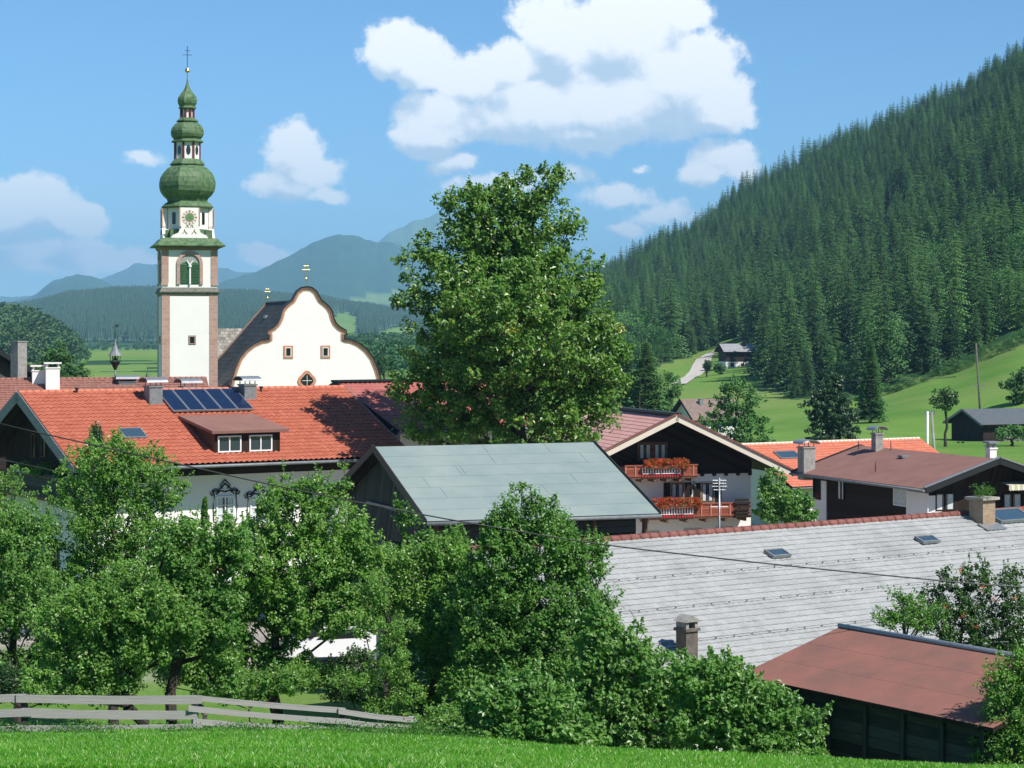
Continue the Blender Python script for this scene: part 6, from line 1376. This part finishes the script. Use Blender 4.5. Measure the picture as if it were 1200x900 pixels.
# ================================================================== FENCE
def fence():
    pts = [(-60, 45.0), (28, 45.2), (228, 45.8), (402, 47.2), (482, 48.2)]; hs = [1.0, .98, .90, .82, .84]
    F_ = [foot(p, d) for p, d in pts]; root = empty('board_fence', (F_[1][0], F_[1][1], F_[1][2]), 0, 'weathered grey horizontal board fence along the meadow edge', 'fence')
    o = np.array(root.location); g = random.Random(2)
    for i, f in enumerate(F_):
        p = np.array(f)-o; m = MB(); m.box((p[0], p[1]+.06, p[2]+.36*hs[i]), (.13, .12, 1.06*hs[i]), rz=g.uniform(-.1, .1)); m.build('fence_post', barn_wood if i % 2 else grey_wood, root)
    for i in range(len(F_)-1):
        a, b = np.array(F_[i])-o, np.array(F_[i+1])-o; d = b-a; L = np.linalg.norm(d); th = math.atan2(d[1], d[0])
        rails = ((.80, .17), (.47, .18), (.16, .12)) if i < 2 else ((.84, .12), (.58, .12), (.32, .12), (.1, .1))
        for j, (h, w) in enumerate(rails):
            m = MB(); j0, j1 = g.uniform(-.03, .03), g.uniform(-.03, .03); n = 6; tt = .035; e = .16 if (i+j) % 2 else .04
            y_ = -.02-(.036 if (i+j) % 2 else 0); nrm = np.array([-sin(th), cos(th), 0])
            prev = None
            for k in range(n+1):
                t = -e/L+(1+2*e/L)*k/n; c = a+d*t+nrm*y_+np.array([0, 0, h*(hs[i]*(1-t)+hs[i+1]*t)+j0*(1-t)+j1*t-.02*sin(pi*t)]); hw = w/2*(1+g.uniform(-.08, .08))
                ring = [c+nrm*-tt/2+np.array([0, 0, -hw]), c+nrm*tt/2+np.array([0, 0, -hw]), c+nrm*tt/2+np.array([0, 0, hw]), c-nrm*tt/2+np.array([0, 0, hw])]
                if prev:
                    for q in range(4):
                        q2 = (q+1) % 4; u0, u1 = L*(k-1)/n, L*k/n; m.face([prev[q], ring[q], ring[q2], prev[q2]][::-1], uv=[(u0, q2*.2+j), (u1, q2*.2+j), (u1, q*.2+j), (u0, q*.2+j)])
                else: m.face(ring)
                prev = ring
            m.face(prev[::-1]); m.build('fence_board', grey_wood, root, weld=False)
fence()
# ================================================================== POLES, CABLES, ANTENNA
def pole_line():
    b = foot(1151, 290); r = empty('utility_pole', b, 0, 'tall leaning wooden pole on the green slope above the hay barn', 'pole'); H = (HY-402)/F*290-b[2]
    m = MB(); m.tube([(0, 0, -.5), (-.85, 0, H)], [.17, .11], 8); m.build('shaft', bark_grey, r); m = MB(); m.box((-.4, 0, H*.56), (1.5, .12, .12)); m.tube([(-.9, 0, H*.56), (-.9, 0, H*.56+.3)], .05, 6); m.tube([(.1, 0, H*.56), (.1, 0, H*.56+.3)], .05, 6); m.build('crossarm', dull_metal, r, weld=False)
    b = foot(1091, 190); H = (HY-482)/F*190-b[2]; r = empty('twin_pole', b, 0, 'twin pale wooden pole behind the long orange roof', 'pole')
    m = MB(); m.tube([(-.35, 0, -.5), (-.3, 0, H)], [.14, .1], 8); m.build('shaft', white_paint, r); m = MB(); m.tube([(.55, 0, -.5), (.05, 0, H-.1)], [.14, .1], 8); m.build('shaft', grey_wood, r)
    m = MB(); m.box((-.1, 0, H-.25), (1.1, .15, .1)); [m.tube([(x, 0, H-.2), (x, 0, H+.12)], .05, 6) for x in (-.5, -.2, .1, .35)]; m.build('crossarm', dull_metal, r, weld=False)
    b = P(843, 628, 92); r = empty('antenna_mast', (b[0], b[1], -12.2), 0, 'silver television antenna mast standing in front of the flower balconies', 'antenna')
    z = lambda py: (HY-py)/F*92+12.2; m = MB(); m.tube([(0, 0, 0), (0, 0, z(560))], .045, 8); m.build('mast', grey_metal, r)
    m = MB()
    for py, l in ((563, .58), (566.5, .55), (570, .62), (574, .5), (594, .75)):
        m.tube([(-l/2, 0, z(py)), (l/2, 0, z(py))], .022, 5); 
        for k in range(5): x = -l/2+l*k/4; m.tube([(x, -.2, z(py)), (x, .2, z(py))], .012, 4)
    m.build('antenna_rods', white_paint, r, weld=False)
    m = MB(); m.box((0, .0, z(600)), (.08, .08, .3)); m.build('clamp', red_wood, r)
    def cable(pts, r_, label):
        m = MB(); n = 30; pp = []
        A = np.array(pts, float); t = np.linspace(0, 1, n*(len(A)-1)+1); s = np.linspace(0, 1, len(A))
        C = np.stack([np.interp(t, s, A[:, k]) for k in range(3)], 1)
        k = np.ones(21)/21
        Cs = np.stack([np.convolve(np.pad(C[:, i], 10, mode='reflect', reflect_type='odd'), k, 'valid') for i in range(3)], 1)
        o = Vector(Cs[0]); m.tube([Vector(c)-o for c in Cs], r_, 5, cap=False); ob = m.build('power_cable', dark_metal, weld=False); ob.location = o; tag(ob, label, 'cable')
    D = 49.5
    cable([P(-250, 430, D+3), P(0, 497, D), P(135, 527, D), P(330, 571, D), P(520, 608, D), P(700, 638, D), P(920, 663, D), P(1192, 689, D), P(1500, 700, D+2)], .017, 'long black cable sagging across the whole scene over the trees and the grey roof')
    cable([P(-200, 500, 92), P(0, 538, 95), P(70, 553, 97)], .022, 'short black cable running to the dark timber balcony on the left')
    cable([P(790, 640, 92), P(930, 460, 215), P(1000, 446, 288)][::-1][:1]+[P(1149, 440, 290), P(980, 452, 300), P(700, 480, 300)], .03, 'thin far cable leading left from the leaning wooden pole')
pole_line()
# ================================================================== THE YARD
def car():
    b = foot(398, 80); r = empty('white_car', b, R(12), 'white car parked in the yard behind the thin young tree', 'car'); wpaint = mat('white_car_paint', (.80, .80, .80), .18, spec=.6)
    L = 4.3; prof = [(-2.15, .35), (-2.15, .72), (-2.0, .86), (-1.2, .95), (-.65, 1.36), (.55, 1.42), (1.35, 1.05), (1.95, .98), (2.12, .80), (2.15, .35)]
    m = MB(); m.prism(prof, lambda a, q, t: (a, t, q), .82, -.82); bo = m.build('body', wpaint, r, weld=False); md = bo.modifiers.new('b', 'BEVEL'); md.width = .06; md.segments = 3
    m = MB()
    for s in (-1, 1): m.face([(x, s*.825, z) for x, z in ([(-1.0, .98), (-.58, 1.31), (.5, 1.36), (1.1, 1.03)] if s < 0 else [(1.1, 1.03), (.5, 1.36), (-.58, 1.31), (-1.0, .98)])])
    m.face([(-1.19, -.7, .985), (-1.19, .7, .985), (-.68, .66, 1.36), (-.68, -.66, 1.36)][::-1]); m.face([(1.36, -.7, 1.07), (.60, -.66, 1.42), (.60, .66, 1.42), (1.36, .7, 1.07)][::-1]); m.build('windows', glass_dark, bo, weld=False)
    for x in (-1.35, 1.35):
        for s in (-1, 1):
            m = MB(); m.tube([(x, s*.62, .31), (x, s*.84, .31)], .31, 18); w = m.build('wheel', mat('tyre_rubber', (.02, .02, .02), .8), r); m = MB(); m.tube([(x, s*.80, .31), (x, s*.855, .31)], .18, 14); m.build('rim', grey_metal, w)
    for s in (-1, 1): m = MB(); m.box((-2.14, s*.62, .70), (.06, .3, .14)); m.build('headlight', glass, r)
car()
def heap():
    b = foot(530, 74); r = empty('tarpaulin_pile', b, 0, 'pile under a crumpled white tarpaulin behind the trees in the middle', 'tarpaulin'); g = np.random.default_rng(4); n = 40
    X, Y = np.meshgrid(np.linspace(-1.6, 1.6, n), np.linspace(-1.2, 1.2, n)); q = np.maximum(np.abs(X)/1.6, np.abs(Y)/1.2); Z = 1.9*(1-q**3)+fbm(X*1.6+5, Y*1.6, 4, 8)*.7*(1-q)+fbm(X*5, Y*5, 3, 18)*.14; Z = np.maximum(Z, .02); X = X+fbm(X*2, Y*3, 3, 21)*.4
    V = np.stack([X, Y, Z], -1).reshape(-1, 3); idx = np.arange(n*n).reshape(n, n); Q = np.stack([idx[:-1, :-1], idx[:-1, 1:], idx[1:, 1:], idx[1:, :-1]], -1).reshape(-1, 4)
    np_mesh('tarpaulin', V, Q, mat('white_tarpaulin', (.72, .73, .74), .45), r, smooth=True)
    m = MB(); m.box((0, 0, .35), (2.6, 1.8, .7)); m.build('covered_pile', brown_wood, r)
heap()
def pergola():
    b = foot(447, 83); r = empty('garden_table', b, R(10), 'wooden garden table and bench in front of the barn', 'table'); m = MB(); m.box((0, 0, .76), (2.2, .9, .06)); m.build('table_top', brown_wood, r)
    for x in (-.9, .9):
        for y in (-.35, .35): m = MB(); m.box((x, y, .365), (.09, .09, .73)); m.build('leg', brown_wood, r)
    r = empty('wooden_post', foot(451.5, 76), 0, 'pale wooden post rising beside the garden table', 'post'); m = MB(); m.box((0, 0, 1.5), (.16, .16, 3.6)); m.box((0, 0, 3.35), (.24, .24, .1)); m.build('shaft', cream_wood, r, weld=False)
    # rounded dark canopy
    b = foot(455, 82); r = empty('dark_canopy', b, 0, 'rounded dark grey canopy beside the barn gable behind the trees', 'canopy'); m = MB(); z1 = (HY-637)/F*82-b[2]; n = 14
    rx = 1.15; hz = 1.3
    for i in range(n):
        a0, a1 = pi*i/n, pi*(i+1)/n; p = lambda a, y: (rx*cos(a), y, z1-hz+hz*sin(a)); m.face([p(a0, -1.3), p(a1, -1.3), p(a1, 1.3), p(a0, 1.3)], smooth=True); m.face([p(a0, 1.27), p(a1, 1.27), p(a1, -1.27), p(a0, -1.27)])
    m.prism([(rx*cos(pi*i/n), z1-hz+hz*sin(pi*i/n)) for i in range(n+1)], lambda a, q, t: (a, t, q), 1.28, 1.25); m.build('cover', mat('dark_grey_cloth', (.05, .05, .055), .8), r, weld=False)
    m = MB(); [m.tube([(x, y, 0), (x, y, z1-hz)], .04, 6) for x in (-rx, rx) for y in (-1.2, 1.2)]; m.build('frame', dull_metal, r, weld=False)
    # blue roll lying behind the fence
    a, c = P(322, 820, 51), P(404, 835, 51); a = (a[0], a[1], gz(a[0], a[1])+.3); c = (c[0], c[1]+.6, gz(c[0], c[1]+.6)+.22); m = MB(); n = 16; pp = [Vector(a).lerp(Vector(c), i/n)-Vector(a) for i in range(n+1)]; g = random.Random(3)
    m.tube(pp, [.13+g.uniform(-.02, .03) for _ in pp], 9); o = m.build('tarpaulin_roll', mat('light_blue_tarpaulin', (.16, .42, .62), .5, noise=.2, ns=6), weld=False); o.location = a; tag(o, 'light blue rolled tarpaulin lying behind the fence', 'tarpaulin')
    a = foot(281, 50.5); m = MB(); m.tube([(-.38, 0, .12), (0, .1, .34), (.34, .12, .62)], [.05, .065, .04], 7); o = m.build('bleached_log', mat('bleached_wood', (.62, .58, .52), .8, noise=.2, ns=5), weld=False); o.location = a; tag(o, 'bleached pale branch leaning near the fence', 'branch')
pergola()
# ================================================================== GRASS
def grass():
    g = np.random.default_rng(1)
    N = 300000; y = g.uniform(31, 47.5, N); x = g.uniform(-.262, .262, N)*y
    e = 46-4*sstep(-2, 1.5, x); k = (y < e+1.0)|(g.random(N) < .0); x, y = x[k], y[k]; n = len(x)
    z = znear(x, y); pt = fbm(x*.5, y*.5, 3, 44); h = g.uniform(.07, .15, n)*(1+pt*1.2); a = g.uniform(0, 6.28, n); w = g.uniform(.009, .017, n); ln = g.uniform(.1, .75, n)*h; b = a+g.normal(size=n)*1.2
    c, s = np.cos(a)*w, np.sin(a)*w; top = np.stack([x+np.cos(b)*ln, y+np.sin(b)*ln, z+h], 1)
    mid0 = np.stack([x+np.cos(b)*ln*.3-c*.8, y+np.sin(b)*ln*.3-s*.8, z+h*.6], 1); mid1 = np.stack([x+np.cos(b)*ln*.3+c*.8, y+np.sin(b)*ln*.3+s*.8, z+h*.6], 1)
    V = np.stack([np.stack([x-c*.3, y-s*.3, z-.01], 1), mid1, top, mid0], 1).reshape(-1, 3); Q = np.arange(4*n).reshape(n, 4)
    o = np_mesh('meadow_grass', V, Q, mat_leaf('grass_blade', (.10, .32, .025), (.22, .52, .05), (.45, .58, .20), .45, c3f=.12, big=.6)); tag(o, 'bright green meadow grass along the bottom of the picture', 'grass', kind='stuff')
    # longer weeds at the fence foot and on the bank
    N = 120000; px = g.uniform(-60, 640, N); t = g.uniform(0, 1, N); y = 43.8+t*15; x = (px-CX)/F*y; z = znear(x, y); cl = fbm(x*1.3, y*1.3, 3, 7); k = cl > -.02; x, y, z, cl = x[k], y[k], z[k], cl[k]; n = len(x)
    h = g.uniform(.1, .28, n)*(1+cl*2); C = np.stack([x, y, z+h*g.uniform(.2, 1, n)], 1); nn = unit(g.normal(size=(n, 3))+np.array([0, -.3, .9])); V, Q = leaf_quads(C, nn, .05, g)
    o = np_mesh('bank_weeds', V, Q, mat_leaf('weed_leaf', (.05, .16, .02), (.12, .26, .04), None, .3)); tag(o, 'low leafy weeds growing round the fence and down the bank', 'weeds', kind='stuff')
grass()
# ================================================================== HAZE
m_ = bpy.data.materials.new('haze'); m_.use_nodes = True; nt = m_.node_tree; nt.nodes.clear(); pv = nt.nodes.new('ShaderNodeVolumePrincipled'); pv.inputs['Color'].default_value = (.36, .70, 1.0, 1); pv.inputs['Density'].default_value = HAZE; pv.inputs['Anisotropy'].default_value = -.15
mo = nt.nodes.new('ShaderNodeOutputMaterial'); nt.links.new(pv.outputs[0], mo.inputs['Volume'])
zs = [v.co.z for v in bpy.data.objects['ground'].data.vertices]; mb = MB(); mb.b2((-25800, -25800, min(zs)-1), (25800, 25800, max(zs)+8)); hz = mb.build('haze', m_); tag(hz, 'thin blue summer haze in the valley air', 'haze', kind='stuff')
